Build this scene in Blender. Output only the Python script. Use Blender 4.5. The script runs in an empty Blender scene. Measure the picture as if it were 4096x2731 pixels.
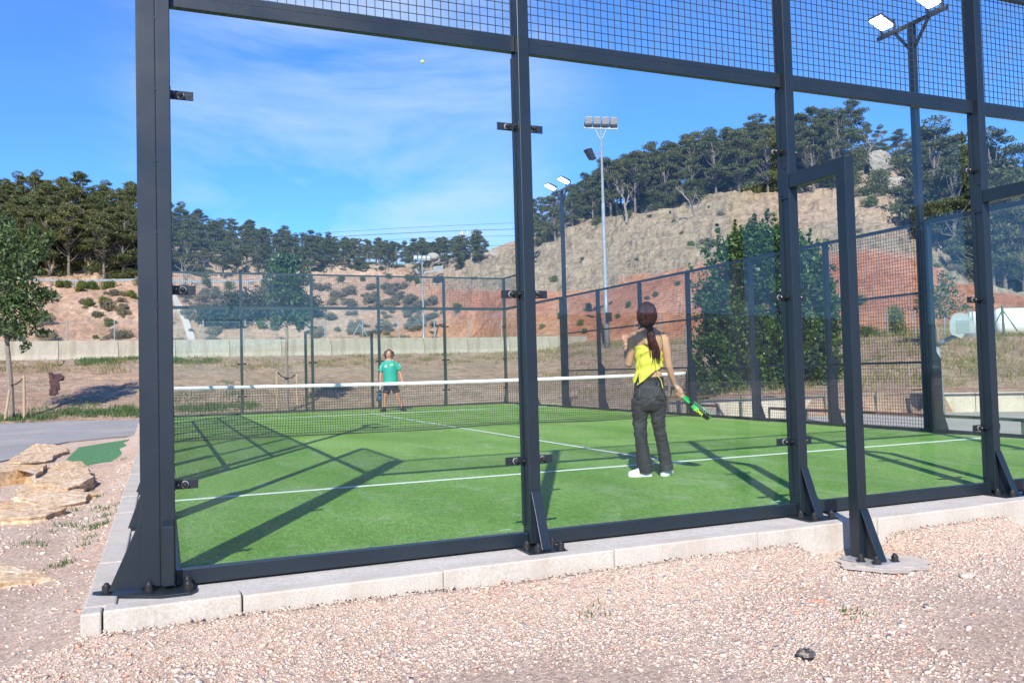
import bpy, math, random
import numpy as np
from mathutils import Vector, Matrix
from mathutils.bvhtree import BVHTree
R = math.radians
rng = np.random.default_rng(7)
random.seed(7)
sc = bpy.context.scene
col = sc.collection

# ------------------------------------------------------------------ camera
CAM = np.array([-0.0921, -4.7183, 1.0342])
YAW, PITCH, ROLL, FPX = .3965, .0349, -.0259, 3355.12
cy, sy, cp, sp, cr, sr = math.cos(YAW), math.sin(YAW), math.cos(PITCH), math.sin(PITCH), math.cos(ROLL), math.sin(ROLL)
_f = np.array([sy*cp, cy*cp, sp]); _r0 = np.array([cy, -sy, 0.]); _u0 = np.cross(_r0, _f)
_r = cr*_r0+sr*_u0; _u = -sr*_r0+cr*_u0
cam = bpy.data.cameras.new('camera'); camo = bpy.data.objects.new('camera', cam); col.objects.link(camo)
cam.sensor_width = 36; cam.lens = 36*FPX/4096; cam.clip_start = .05; cam.clip_end = 3000
M = Matrix.Identity(4)
for i in range(3):
    M[i][0] = _r[i]; M[i][1] = _u[i]; M[i][2] = -_f[i]; M[i][3] = CAM[i]
camo.matrix_world = M
sc.camera = camo
# ------------------------------------------------------------------ world, sun, exposure
SUN_EL = R(35.0); SUN_V = Vector((-.455*math.cos(SUN_EL), -.890*math.cos(SUN_EL), math.sin(SUN_EL)))
w = bpy.data.worlds.new("World"); sc.world = w; w.use_nodes = True
nt = w.node_tree; N = nt.nodes; L = nt.links
for n in list(N): N.remove(n)
out = N.new('ShaderNodeOutputWorld'); bg = N.new('ShaderNodeBackground'); bg.inputs[1].default_value = .095
sky = N.new('ShaderNodeTexSky'); sky.sky_type = 'NISHITA'; sky.sun_disc = False
sky.sun_elevation = SUN_EL; sky.sun_rotation = math.atan2(SUN_V.x, SUN_V.y); sky.altitude = 200
sky.air_density = 1.0; sky.dust_density = .25; sky.ozone_density = 2.2
tc = N.new('ShaderNodeTexCoord'); mp = N.new('ShaderNodeMapping'); mp.inputs['Scale'].default_value = (1.5, 1.5, 5.5)
mp.inputs['Rotation'].default_value = (R(6), R(-9), R(25))
no = N.new('ShaderNodeTexNoise'); no.inputs['Scale'].default_value = 1.5; no.inputs['Detail'].default_value = 9; no.inputs['Roughness'].default_value = .58
no.inputs['Distortion'].default_value = .5
no2 = N.new('ShaderNodeTexNoise'); no2.inputs['Scale'].default_value = 1.1; no2.inputs['Detail'].default_value = 3
cr1 = N.new('ShaderNodeValToRGB'); cr1.color_ramp.elements[0].position = .42; cr1.color_ramp.elements[1].position = .72
cr1.color_ramp.elements[1].color = (.75, .75, .75, 1)
cr2 = N.new('ShaderNodeValToRGB'); cr2.color_ramp.elements[0].position = .28; cr2.color_ramp.elements[1].position = .52
mu = N.new('ShaderNodeMath'); mu.operation = 'MULTIPLY'
mx = N.new('ShaderNodeMix'); mx.data_type = 'RGBA'; mx.inputs[7].default_value = (4.9, 5.7, 6.6, 1)
hs = N.new('ShaderNodeMix'); hs.data_type = 'RGBA'; hs.blend_type = 'MULTIPLY'; hs.inputs[0].default_value = 1; hs.inputs[7].default_value = (.47, .88, 1.52, 1)
L.new(tc.outputs['Generated'], mp.inputs[0]); L.new(mp.outputs[0], no.inputs[0]); L.new(tc.outputs['Generated'], no2.inputs[0])
L.new(no.outputs[0], cr1.inputs[0]); L.new(no2.outputs[0], cr2.inputs[0]); L.new(cr1.outputs[0], mu.inputs[0]); L.new(cr2.outputs[0], mu.inputs[1])
cdir = (0.214, 0.936, 0.278); dp = N.new('ShaderNodeVectorMath'); dp.operation = 'DOT_PRODUCT'; dp.inputs[1].default_value = tuple(cdir); L.new(tc.outputs['Generated'], dp.inputs[0])
cm = N.new('ShaderNodeMapRange'); cm.interpolation_type = 'SMOOTHSTEP'; cm.inputs[1].default_value = .952; cm.inputs[2].default_value = .997; cm.inputs[3].default_value = .07; cm.inputs[4].default_value = 1.15; L.new(dp.outputs['Value'], cm.inputs[0])
mu3 = N.new('ShaderNodeMath'); mu3.operation = 'MULTIPLY'; L.new(mu.outputs[0], mu3.inputs[0]); L.new(cm.outputs[0], mu3.inputs[1]); L.new(mu3.outputs[0], mx.inputs[0]); L.new(sky.outputs[0], hs.inputs[6]); L.new(hs.outputs[2], mx.inputs[6]); L.new(mx.outputs[2], bg.inputs[0]); L.new(bg.outputs[0], out.inputs[0])
sl = bpy.data.lights.new('sun', 'SUN'); sl.energy = 5.0; sl.angle = R(.53); sl.color = (1, .93, .84)
so = bpy.data.objects.new('sun', sl); col.objects.link(so)
so.rotation_euler = SUN_V.to_track_quat('Z', 'Y').to_euler()
sc.view_settings.view_transform = 'Standard'; sc.view_settings.look = 'None'
sc.view_settings.exposure = 0.75; sc.view_settings.gamma = 1
sc.cycles.max_bounces = 10; sc.cycles.transparent_max_bounces = 24; sc.cycles.transmission_bounces = 6; sc.cycles.glossy_bounces = 4; sc.cycles.diffuse_bounces = 3

# ------------------------------------------------------------------ helpers
def ray(x, y): return _f+_r*(x-2048)/FPX-_u*(y-1365.5)/FPX
def on(ax, v, x, y):
    d = ray(x, y); t = (v-CAM[ax])/d[ax]; return CAM+t*d
def at(x, d, y=1480):                      # plan position d metres from the camera in the direction of column x
    k = ray(x, y); h = k[:2]/np.hypot(k[0], k[1]); return CAM[:2]+h*d
def zat(x, y, d):                          # height seen at row y when d metres away
    k = ray(x, y); return CAM[2]+d*k[2]/np.hypot(k[0], k[1])
def tag(o, label=None, cat=None, group=None, kind=None):
    if label: o['label'] = label
    if cat: o['category'] = cat
    if group: o['group'] = group
    if kind: o['kind'] = kind
    return o
def empty(name, loc, label, cat, group=None, rz=0):
    o = bpy.data.objects.new(name, None); o.location = loc; o.rotation_euler = (0, 0, rz); o.empty_display_size = .2
    col.objects.link(o); return tag(o, label, cat, group)
class MB:
    def __init__(s): s.v = []; s.f = []; s.n = 0
    def add(s, V, F):
        s.v.append(np.asarray(V, float)); s.f += [tuple(i+s.n for i in f) for f in F]; s.n += len(V); return s
    def box(s, a, b):
        x0, y0, z0 = a; x1, y1, z1 = b
        return s.add([(x0,y0,z0),(x1,y0,z0),(x1,y1,z0),(x0,y1,z0),(x0,y0,z1),(x1,y0,z1),(x1,y1,z1),(x0,y1,z1)],
              [(0,3,2,1),(4,5,6,7),(0,1,5,4),(1,2,6,5),(2,3,7,6),(3,0,4,7)])
    def bar(s, p, q, w, h=None, up=(0,0,1)):
        h = w if h is None else h
        p = Vector(p); q = Vector(q); d = (q-p).normalized(); up = Vector(up)
        if abs(d.dot(up)) > .98: up = Vector((0,1,0))
        a = d.cross(up).normalized()*w/2; b = a.cross(d).normalized()*h/2
        V = [p-a-b, p+a-b, p+a+b, p-a+b, q-a-b, q+a-b, q+a+b, q-a+b]
        return s.add(V, [(0,3,2,1),(4,5,6,7),(0,1,5,4),(1,2,6,5),(2,3,7,6),(3,0,4,7)])
    def tube(s, pts, rad, n=8, cap=True, flat=None):
        pts = [Vector(p) for p in pts]
        if not hasattr(rad, '__len__'): rad = [rad]*len(pts)
        V = []; F = []; prev = None
        for i, p in enumerate(pts):
            d = (pts[min(i+1, len(pts)-1)]-pts[max(i-1, 0)]).normalized()
            if prev is None:
                t = Vector((0,0,1)) if abs(d.z) < .9 else Vector((0,1,0))
                prev = d.cross(t).normalized()
            a = (prev-d*prev.dot(d)).normalized(); prev = a; b = d.cross(a)
            for k in range(n):
                t = 2*math.pi*k/n; V.append(p+a*math.cos(t)*rad[i]+b*math.sin(t)*rad[i])
        for i in range(len(pts)-1):
            for k in range(n): F.append((i*n+k, i*n+(k+1) % n, (i+1)*n+(k+1) % n, (i+1)*n+k))
        if cap: F.append(tuple(range(n-1, -1, -1))); F.append(tuple((len(pts)-1)*n+k for k in range(n)))
        return s.add(V, F)
    def cyl(s, p, q, r, n=16): return s.tube([p, q], [r, r], n)
    def ell(s, c, r, n=14, m=10, rot=None):
        V = []; F = []
        for i in range(m+1):
            th = math.pi*i/m
            for k in range(n):
                ph = 2*math.pi*k/n; p = Vector((r[0]*math.sin(th)*math.cos(ph), r[1]*math.sin(th)*math.sin(ph), r[2]*math.cos(th)))
                if rot: p = rot @ p
                V.append(p+Vector(c))
        for i in range(m):
            for k in range(n): F.append((i*n+k, (i+1)*n+k, (i+1)*n+(k+1) % n, i*n+(k+1) % n))
        return s.add(V, F)
    def loft(s, rings, cap=True):
        n = len(rings[0]); V = [p for r_ in rings for p in r_]; F = []
        for i in range(len(rings)-1):
            for k in range(n): F.append((i*n+k, i*n+(k+1) % n, (i+1)*n+(k+1) % n, (i+1)*n+k))
        if cap: F.append(tuple(range(n-1, -1, -1))); F.append(tuple((len(rings)-1)*n+k for k in range(n)))
        return s.add(V, F)
    def prism(s, poly, vec):
        n = len(poly); V = [Vector(p) for p in poly]+[Vector(p)+Vector(vec) for p in poly]
        F = [tuple(range(n-1, -1, -1)), tuple(range(n, 2*n))]+[(i, (i+1) % n, n+(i+1) % n, n+i) for i in range(n)]
        return s.add(V, F)
    def mesh(s, name):
        me = bpy.data.meshes.new(name); V = np.concatenate(s.v) if s.v else np.zeros((0,3))
        me.from_pydata(V.tolist(), [], s.f); me.update(); return me
    def build(s, name, mat, parent=None, smooth=False, bevel=0):
        me = s.mesh(name)
        return link(name, me, mat, parent, smooth, bevel)
def link(name, me, mat, parent=None, smooth=False, bevel=0):
    # vertices are given in world space; a child's are moved into its top parent's frame
    o = bpy.data.objects.new(name, me); col.objects.link(o)
    if mat:
        me.materials.clear(); me.materials.append(mat)
    if smooth: me.polygons.foreach_set('use_smooth', [True]*len(me.polygons))
    if parent:
        top = parent
        off = Vector((0,0,0))
        while top: off += top.location; top = top.parent
        me.transform(Matrix.Translation(-off)); o.parent = parent
    if bevel:
        b = o.modifiers.new('bevel', 'BEVEL'); b.width = bevel; b.segments = 2; b.limit_method = 'ANGLE'; b.angle_limit = R(40)
    return o
def npmesh(name, V, F):                    # V (n,3), F (m,k) constant size
    me = bpy.data.meshes.new(name); V = np.asarray(V, np.float32); F = np.asarray(F, np.int32); m, k = F.shape
    me.vertices.add(len(V)); me.vertices.foreach_set('co', V.ravel())
    me.loops.add(m*k); me.loops.foreach_set('vertex_index', F.ravel())
    me.polygons.add(m); me.polygons.foreach_set('loop_start', np.arange(0, m*k, k, dtype=np.int32))
    me.update(calc_edges=True); me.validate(); return me
def copy_tree(o, parent=None):
    c = o.copy(); col.objects.link(c); c.parent = parent
    for ch in [x for x in bpy.data.objects if x.parent == o]: copy_tree(ch, c)
    return c
def copy_thing(root, kids, loc, rz=0, s=1., label=None, name=None):
    c = root.copy(); col.objects.link(c); c.location = loc; c.rotation_euler = (0, 0, rz); c.scale = (s,)*3 if not hasattr(s, '__len__') else s
    if label: c['label'] = label
    for k in kids:
        d = k.copy(); col.objects.link(d); d.parent = c
    return c
# vectorised value noise
def _h(ix, iy, iz, s):
    n = (ix*374761393+iy*668265263+iz*2147483647+s*1274126177) & 0xffffffff
    n = ((n ^ (n >> 13))*1274126177) & 0xffffffff; n = n ^ (n >> 16); return (n & 0xffff)/65535.
def vn(P, s=0):
    P = np.asarray(P, float); I = np.floor(P).astype(np.int64); F = P-I; F = F*F*(3-2*F); x, y, z = I[:,0], I[:,1], I[:,2]; fx, fy, fz = F.T
    r = 0
    for a in (0, 1):
        for b in (0, 1):
            for c in (0, 1):
                r = r+_h(x+a, y+b, z+c, s)*(fx if a else 1-fx)*(fy if b else 1-fy)*(fz if c else 1-fz)
    return r*2-1
def fbm(P, o=4, s=0):
    r = 0; a = 1; t = 0
    for i in range(o): r = r+a*vn(np.asarray(P)*2**i+i*17.3, s+i); t += a; a *= .5
    return r/t

# ------------------------------------------------------------------ materials
def NM(name):
    m = bpy.data.materials.new(name); m.use_nodes = True; n = m.node_tree.nodes; p = n['Principled BSDF']; return m, n, m.node_tree.links, p
def rgba(c): return (c[0], c[1], c[2], 1)
def noise(n, l, scale, detail=5, rough=.6, coord='Object', vec=None, dist=0):
    t = n.new('ShaderNodeTexNoise'); t.inputs['Scale'].default_value = scale; t.inputs['Detail'].default_value = detail; t.inputs['Roughness'].default_value = rough
    t.inputs['Distortion'].default_value = dist
    if vec is None:
        c = n.new('ShaderNodeTexCoord'); l.new(c.outputs[coord], t.inputs['Vector'])
    else: l.new(vec, t.inputs['Vector'])
    return t
def ramp(n, l, src, stops):
    r = n.new('ShaderNodeValToRGB'); e = r.color_ramp.elements
    while len(e) < len(stops): e.new(.5)
    for i, (p, c) in enumerate(stops): e[i].position = p; e[i].color = rgba(c)
    l.new(src, r.inputs[0]); return r
def mixc(n, l, f, a, b, mode='MIX'):
    m = n.new('ShaderNodeMix'); m.data_type = 'RGBA'; m.blend_type = mode
    for i, s in ((0, f), (6, a), (7, b)):
        if hasattr(s, 'default_value'): l.new(s, m.inputs[i])
        elif isinstance(s, (int, float)): m.inputs[i].default_value = s
        else: m.inputs[i].default_value = rgba(s)
    return m.outputs[2]
def bump(n, l, p, h, st=.3, dist=.02, prev=None):
    b = n.new('ShaderNodeBump'); b.inputs['Strength'].default_value = st; b.inputs['Distance'].default_value = dist; l.new(h, b.inputs['Height'])
    if prev: l.new(prev.outputs[0], b.inputs['Normal'])
    if p: l.new(b.outputs[0], p.inputs['Normal'])
    return b
def simple(name, c1, c2=None, rough=.5, scale=20, metal=0, bst=0, bd=.005, spec=None, coord='Object', lo=.35, hi=.65):
    m, n, l, p = NM(name); p.inputs['Roughness'].default_value = rough; p.inputs['Metallic'].default_value = metal
    if spec is not None: p.inputs['Specular IOR Level'].default_value = spec
    if c2 is None: c2 = tuple(x*.85 for x in c1)
    t = noise(n, l, scale, coord=coord); r = ramp(n, l, t.outputs[0], [(lo, c1), (hi, c2)]); l.new(r.outputs[0], p.inputs['Base Color'])
    if bst: bump(n, l, p, t.outputs[0], bst, bd)
    return m
STEEL, n, l, p = NM('anthracite_powder_coat')
t = noise(n, l, 3, 6); r = ramp(n, l, t.outputs[0], [(.3, (.0075, .0135, .0195)), (.7, (.0095, .0165, .024))]); t9 = noise(n, l, 260, 3, .8); t8 = noise(n, l, 3.5, 5, .7); m9 = n.new('ShaderNodeMath'); m9.operation = 'MULTIPLY'; l.new(ramp(n, l, t9.outputs[0], [(.62, (0,)*3), (.70, (.6,)*3)]).outputs[0], m9.inputs[0]); l.new(ramp(n, l, t8.outputs[0], [(.45, (0,)*3), (.62, (1,)*3)]).outputs[0], m9.inputs[1])
l.new(mixc(n, l, m9.outputs[0], r.outputs[0], (.22, .20, .17)), p.inputs['Base Color'])
t2 = noise(n, l, 2.5, 4); r2 = ramp(n, l, t2.outputs[0], [(.3, (.30,)*3), (.7, (.42,)*3)]); l.new(r2.outputs[0], p.inputs['Roughness'])
t3 = noise(n, l, 900, 2); bump(n, l, p, t3.outputs[0], .12, .0006)
DGREEN = simple('dark_green_paint', (.018, .032, .03), (.022, .038, .036), .4, 4)
WIRE = simple('dark_wire', (.016, .028, .05), (.02, .034, .058), .55, 8)
BLACK = simple('black_plastic', (.012, .012, .013), (.02, .02, .021), .38, 30)
CHROME = simple('zinc_disc', (.55, .55, .53), (.42, .42, .41), .3, 60, metal=.9)
DUST = simple('dusty_zinc', (.42, .42, .42), (.3, .3, .32), .5, 60, metal=.4)
def glassmat(name, tint=(.955, .985, .975), k=1.0, base=.0):
    m, n, l, p = NM(name); n.remove(p)
    o = n['Material Output']; tr = n.new('ShaderNodeBsdfTransparent'); tr.inputs[0].default_value = rgba(tint)
    gl = n.new('ShaderNodeBsdfGlossy'); gl.inputs['Roughness'].default_value = .0; gl.inputs[0].default_value = (.93, .97, 1, 1)
    fr = n.new('ShaderNodeFresnel'); fr.inputs[0].default_value = 1.5; ge = n.new('ShaderNodeNewGeometry')
    a = n.new('ShaderNodeMath'); a.operation = 'MULTIPLY_ADD'; a.inputs[1].default_value = k; a.inputs[2].default_value = base; a.use_clamp = True
    b = n.new('ShaderNodeMath'); b.operation = 'SUBTRACT'; b.inputs[0].default_value = 1; c = n.new('ShaderNodeMath'); c.operation = 'MULTIPLY'
    mx = n.new('ShaderNodeMixShader'); l.new(fr.outputs[0], a.inputs[0]); l.new(ge.outputs['Backfacing'], b.inputs[1]); l.new(a.outputs[0], c.inputs[0]); l.new(b.outputs[0], c.inputs[1])
    # dust smears on the pane
    cw = n.new('ShaderNodeTexCoord'); mpp = n.new('ShaderNodeMapping'); mpp.inputs['Scale'].default_value = (1.2, 1.2, .35); l.new(cw.outputs['Object'], mpp.inputs[0])
    du = noise(n, l, 1.6, 6, .65, vec=mpp.outputs[0]); dr = ramp(n, l, du.outputs[0], [(.55, (0,)*3), (.85, (.018,)*3)])
    df = n.new('ShaderNodeBsdfDiffuse'); df.inputs[0].default_value = (.75, .8, .85, 1); mx2 = n.new('ShaderNodeMixShader')
    l.new(c.outputs[0], mx.inputs[0]); l.new(tr.outputs[0], mx.inputs[1]); l.new(gl.outputs[0], mx.inputs[2])
    l.new(dr.outputs[0], mx2.inputs[0]); l.new(mx.outputs[0], mx2.inputs[1]); l.new(df.outputs[0], mx2.inputs[2]); l.new(mx2.outputs[0], o.inputs[0]); return m
GLASS = glassmat('tempered_glass')
# turf
TURF, n, l, p = NM('artificial_turf'); p.inputs['Roughness'].default_value = .75; p.inputs['Specular IOR Level'].default_value = .35
c = n.new('ShaderNodeTexCoord'); mp2 = n.new('ShaderNodeMapping'); mp2.inputs['Scale'].default_value = (1, .38, 1); mp2.inputs['Rotation'].default_value = (0, 0, R(12)); l.new(c.outputs['Object'], mp2.inputs[0])
big = noise(n, l, .9, 6, .62, vec=mp2.outputs[0], dist=.6); r = ramp(n, l, big.outputs[0], [(.36, (.122, .262, .030)), (.62, (.192, .348, .068))])
fine = noise(n, l, 75, 4, .85, vec=mp2.outputs[0]); rf = ramp(n, l, fine.outputs[0], [(.3, (.45,)*3), (.52, (1.0,)*3), (.62, (1.4, 1.35, 1.3)), (.70, (3.0, 2.6, 3.2))])
mid = noise(n, l, 26, 3, .7, vec=mp2.outputs[0]); rm = ramp(n, l, mid.outputs[0], [(.3, (.72,)*3), (.7, (1.22,)*3)])
mm = mixc(n, l, 1, r.outputs[0], rf.outputs[0], 'MULTIPLY'); mm = mixc(n, l, 1, mm, rm.outputs[0], 'MULTIPLY')
st = noise(n, l, 2.1, 8, .75, vec=mp2.outputs[0], dist=1.2); rs = ramp(n, l, st.outputs[0], [(.52, (0,)*3), (.70, (.6,)*3)])
sx = n.new('ShaderNodeSeparateXYZ'); l.new(c.outputs['Object'], sx.inputs[0])
mr = n.new('ShaderNodeMapRange'); mr.inputs[1].default_value = .05; mr.inputs[2].default_value = .55; mr.inputs[3].default_value = .85; mr.inputs[4].default_value = 0; l.new(sx.outputs[1], mr.inputs[0])
n3 = noise(n, l, 7, 6, .8, vec=c.outputs['Object']); r3 = ramp(n, l, n3.outputs[0], [(.42, (0,)*3), (.66, (1,)*3)]); ed = n.new('ShaderNodeMath'); ed.operation = 'MULTIPLY'; l.new(mr.outputs[0], ed.inputs[0]); l.new(r3.outputs[0], ed.inputs[1])
ad = n.new('ShaderNodeMath'); ad.operation = 'ADD'; ad.use_clamp = True; l.new(ed.outputs[0], ad.inputs[0]); l.new(rs.outputs[0], ad.inputs[1])
fm = n.new('ShaderNodeMath'); fm.operation = 'MULTIPLY'; l.new(ad.outputs[0], fm.inputs[0]); l.new(ramp(n, l, noise(n, l, 140, 2, .7, vec=c.outputs['Object']).outputs[0], [(.35, (.1,)*3), (.65, (1,)*3)]).outputs[0], fm.inputs[1])
l.new(mixc(n, l, fm.outputs[0], mm, (.46, .47, .36)), p.inputs['Base Color']); bump(n, l, p, fine.outputs[0], .9, .012)
LINE, n, l, p = NM('white_turf_line'); p.inputs['Roughness'].default_value = .8
f2 = noise(n, l, 200, 2, .7); l.new(ramp(n, l, f2.outputs[0], [(.3, (.5, .52, .5)), (.6, (.78, .79, .78))]).outputs[0], p.inputs['Base Color']); bump(n, l, p, f2.outputs[0], .7, .008)
def concrete(name, c1, c2, c3, scale=6, bst=.4, stain=None):
    m, n, l, p = NM(name); p.inputs['Roughness'].default_value = .85
    a = noise(n, l, scale, 9, .7); b = noise(n, l, scale*22, 4, .7); r = ramp(n, l, a.outputs[0], [(.3, c1), (.5, c2), (.72, c3)])
    rb = ramp(n, l, b.outputs[0], [(.25, (.72,)*3), (.6, (1.08,)*3)]); o = mixc(n, l, 1, r.outputs[0], rb.outputs[0], 'MULTIPLY')
    if stain:
        cc = n.new('ShaderNodeTexCoord'); mpp = n.new('ShaderNodeMapping'); mpp.inputs['Scale'].default_value = (1, 1, .12); l.new(cc.outputs['Object'], mpp.inputs[0])
        s1 = noise(n, l, stain[0], 6, .7, vec=mpp.outputs[0]); o = mixc(n, l, ramp(n, l, s1.outputs[0], [(.5, (0,)*3), (.75, (.8,)*3)]).outputs[0], o, stain[1])
    l.new(o, p.inputs['Base Color']); b1 = bump(n, l, None, a.outputs[0], bst, .01); bump(n, l, p, b.outputs[0], bst, .004, b1); return m
SLAB = concrete('slab_concrete', (.37, .345, .31), (.42, .395, .36), (.45, .43, .395), 2.2, .2)
KERB = concrete('kerb_concrete', (.30, .295, .28), (.38, .365, .34), (.43, .41, .375), 5, .5)
KERBF = concrete('kerb_face', (.36, .33, .28), (.42, .385, .335), (.45, .415, .36), 4, .45, (3, (.33, .28, .22)))
WALLC = concrete('barrier_concrete', (.24, .22, .17), (.31, .285, .225), (.35, .32, .255), 1.2, .3, (2.2, (.16, .135, .09)))
RETC = concrete('retaining_concrete', (.33, .29, .22), (.42, .38, .30), (.47, .43, .35), 1.6, .3, (2.5, (.24, .18, .11)))
PAD = concrete('footing_concrete', (.36, .32, .275), (.48, .42, .36), (.54, .48, .415), 9, 1.0)
def ground(name, stops, sc1=.8, sc2=60, bst=.8, dist=.03, veg=None):
    m, n, l, p = NM(name); p.inputs['Roughness'].default_value = .95; p.inputs['Specular IOR Level'].default_value = .15
    c = n.new('ShaderNodeTexCoord'); a = noise(n, l, sc1, 10, .68, vec=c.outputs['Object']); r = ramp(n, l, a.outputs[0], stops)
    v = n.new('ShaderNodeTexVoronoi'); v.inputs['Scale'].default_value = sc2; l.new(c.outputs['Object'], v.inputs['Vector'])
    hv = n.new('ShaderNodeSeparateColor'); l.new(v.outputs['Color'], hv.inputs[0]); rv = ramp(n, l, hv.outputs[0], [(0, (.68, .64, .62)), (.5, (1,)*3), (.92, (1.2, 1.18, 1.16)), (1, (1.3,)*3)])
    o = mixc(n, l, 1, r.outputs[0], rv.outputs[0], 'MULTIPLY')
    b = noise(n, l, sc2*1.5, 5, .75, vec=c.outputs['Object']); o = mixc(n, l, 1, o, ramp(n, l, b.outputs[0], [(.3, (.75,)*3), (.65, (1.12,)*3)]).outputs[0], 'MULTIPLY')
    if veg:
        g = noise(n, l, veg[0], 6, .75, vec=c.outputs['Object']); g2 = noise(n, l, veg[0]*14, 4, .7, vec=c.outputs['Object'])
        mu = n.new('ShaderNodeMath'); mu.operation = 'MULTIPLY'; l.new(ramp(n, l, g.outputs[0], [(.5, (0,)*3), (.62, (1,)*3)]).outputs[0], mu.inputs[0]); l.new(ramp(n, l, g2.outputs[0], [(.42, (0,)*3), (.58, (.9,)*3)]).outputs[0], mu.inputs[1])
        o = mixc(n, l, mu.outputs[0], o, veg[1])
    l.new(o, p.inputs['Base Color']); b1 = bump(n, l, None, v.outputs['Distance'], bst*.6, dist*.5); b2 = bump(n, l, None, a.outputs[0], bst*.5, dist*4, b1); bump(n, l, p, b.outputs[0], bst, dist, b2); return m
GRAVEL = ground('gravelly_sand', [(.3, (.56, .405, .305)), (.5, (.62, .475, .375)), (.7, (.66, .54, .45))], 1.1, 70)
ASPH = ground('worn_asphalt', [(.3, (.24, .235, .23)), (.5, (.29, .285, .28)), (.7, (.36, .34, .31))], .5, 120, .4, .01)
ASPH2 = ground('dusty_asphalt', [(.3, (.30, .285, .25)), (.5, (.36, .34, .30)), (.7, (.40, .38, .33))], .4, 90, .4, .01)
STONE = ground('ochre_flagstone', [(.28, (.52, .30, .14)), (.42, (.60, .42, .25)), (.6, (.64, .50, .36)), (.75, (.68, .58, .47))], 1.6, 24, 1.0, .02)
CARPET = simple('green_turf_offcut', (.03, .13, .04), (.09, .22, .09), .9, 14, bst=1, bd=.01)
# terrain
TERR, n, l, p = NM('hillside'); p.inputs['Roughness'].default_value = .95; p.inputs['Specular IOR Level'].default_value = .1
c = n.new('ShaderNodeTexCoord'); at_ = n.new('ShaderNodeAttribute'); at_.attribute_name = 'zone'; sp_ = n.new('ShaderNodeSeparateColor'); l.new(at_.outputs['Color'], sp_.inputs[0])
a = noise(n, l, .12, 8, .65, vec=c.outputs['Object'], dist=.6); fi = noise(n, l, 2.2, 8, .72, vec=c.outputs['Object'])
mz = n.new('ShaderNodeMapping'); mz.inputs['Scale'].default_value = (.45, .45, 1.6); l.new(c.outputs['Object'], mz.inputs[0]); strat = noise(n, l, 1.1, 7, .7, vec=mz.outputs[0], dist=.4)
red = ramp(n, l, a.outputs[0], [(.32, (.34, .13, .065)), (.5, (.44, .20, .11)), (.68, (.52, .29, .185))])
tan = ramp(n, l, a.outputs[0], [(.3, (.38, .27, .185)), (.5, (.45, .33, .235)), (.7, (.50, .40, .30))])
rock = ramp(n, l, strat.outputs[0], [(.3, (.22, .18, .13)), (.43, (.33, .28, .205)), (.58, (.38, .325, .25)), (.66, (.29, .25, .20)), (.78, (.35, .31, .25))])
o = mixc(n, l, sp_.outputs[1], red.outputs[0], tan.outputs[0])
o = mixc(n, l, sp_.outputs[0], o, mixc(n, l, 1, rock.outputs[0], (.88, .83, .77), 'MULTIPLY'))
o = mixc(n, l, 1, o, ramp(n, l, fi.outputs[0], [(.30, (.55,)*3), (.5, (.98,)*3), (.68, (1.25,)*3)]).outputs[0], 'MULTIPLY')
g = noise(n, l, .45, 7, .78, vec=c.outputs['Object']); g2 = noise(n, l, 7, 4, .7, vec=c.outputs['Object'])
m1 = n.new('ShaderNodeMath'); m1.operation = 'MULTIPLY'; l.new(ramp(n, l, g.outputs[0], [(.48, (0,)*3), (.62, (.9,)*3)]).outputs[0], m1.inputs[0]); l.new(ramp(n, l, g2.outputs[0], [(.35, (0,)*3), (.6, (1,)*3)]).outputs[0], m1.inputs[1])
m2 = n.new('ShaderNodeMath'); m2.operation = 'MULTIPLY'; l.new(m1.outputs[0], m2.inputs[0]); l.new(sp_.outputs[2], m2.inputs[1])
o = mixc(n, l, m2.outputs[0], o, (.20, .18, .125)); l.new(o, p.inputs['Base Color'])
vo = n.new('ShaderNodeTexVoronoi'); vo.feature = 'DISTANCE_TO_EDGE'; vo.inputs['Scale'].default_value = .9; l.new(mz.outputs[0], vo.inputs['Vector'])
vm = n.new('ShaderNodeMath'); vm.operation = 'MULTIPLY'; l.new(ramp(n, l, vo.outputs[0], [(0, (0,)*3), (.12, (1,)*3)]).outputs[0], vm.inputs[0]); l.new(sp_.outputs[0], vm.inputs[1])
b1 = bump(n, l, None, vm.outputs[0], .45, .15); b2 = bump(n, l, None, strat.outputs[0], .6, .30, b1); b3 = bump(n, l, p, fi.outputs[0], 1.0, .30, b2)
def leafmat(name, c1, c2, c3, trans=.25, rough=.5, spec=.4):
    m, n, l, p = NM(name); g = n.new('ShaderNodeNewGeometry'); oi = n.new('ShaderNodeObjectInfo')
    r = ramp(n, l, g.outputs['Random Per Island'], [(0, c1), (.55, c2), (1, c3)])
    r2 = ramp(n, l, oi.outputs['Random'], [(0, (.78, .84, .8)), (.5, (1, 1, 1)), (1, (1.25, 1.12, .9))]); o = mixc(n, l, 1, r.outputs[0], r2.outputs[0], 'MULTIPLY')
    l.new(o, p.inputs['Base Color']); p.inputs['Roughness'].default_value = rough; p.inputs['Specular IOR Level'].default_value = spec
    if trans:
        t = n.new('ShaderNodeBsdfTranslucent'); l.new(o, t.inputs[0]); mx = n.new('ShaderNodeMixShader'); mx.inputs[0].default_value = trans
        l.new(p.outputs[0], mx.inputs[1]); l.new(t.outputs[0], mx.inputs[2]); l.new(mx.outputs[0], n['Material Output'].inputs[0])
    return m
PINE = leafmat('pine_needles', (.056, .070, .024), (.092, .108, .037), (.14, .155, .058), .3)
PINE2 = leafmat('dark_needles', (.022, .034, .014), (.035, .05, .02), (.055, .072, .03), .2)
LEAF = leafmat('broad_leaves', (.045, .085, .028), (.075, .125, .045), (.13, .19, .075), .3, .42)
POPL = leafmat('poplar_leaves', (.020, .048, .009), (.040, .088, .017), (.10, .18, .042), .3, .42, .35)
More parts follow.
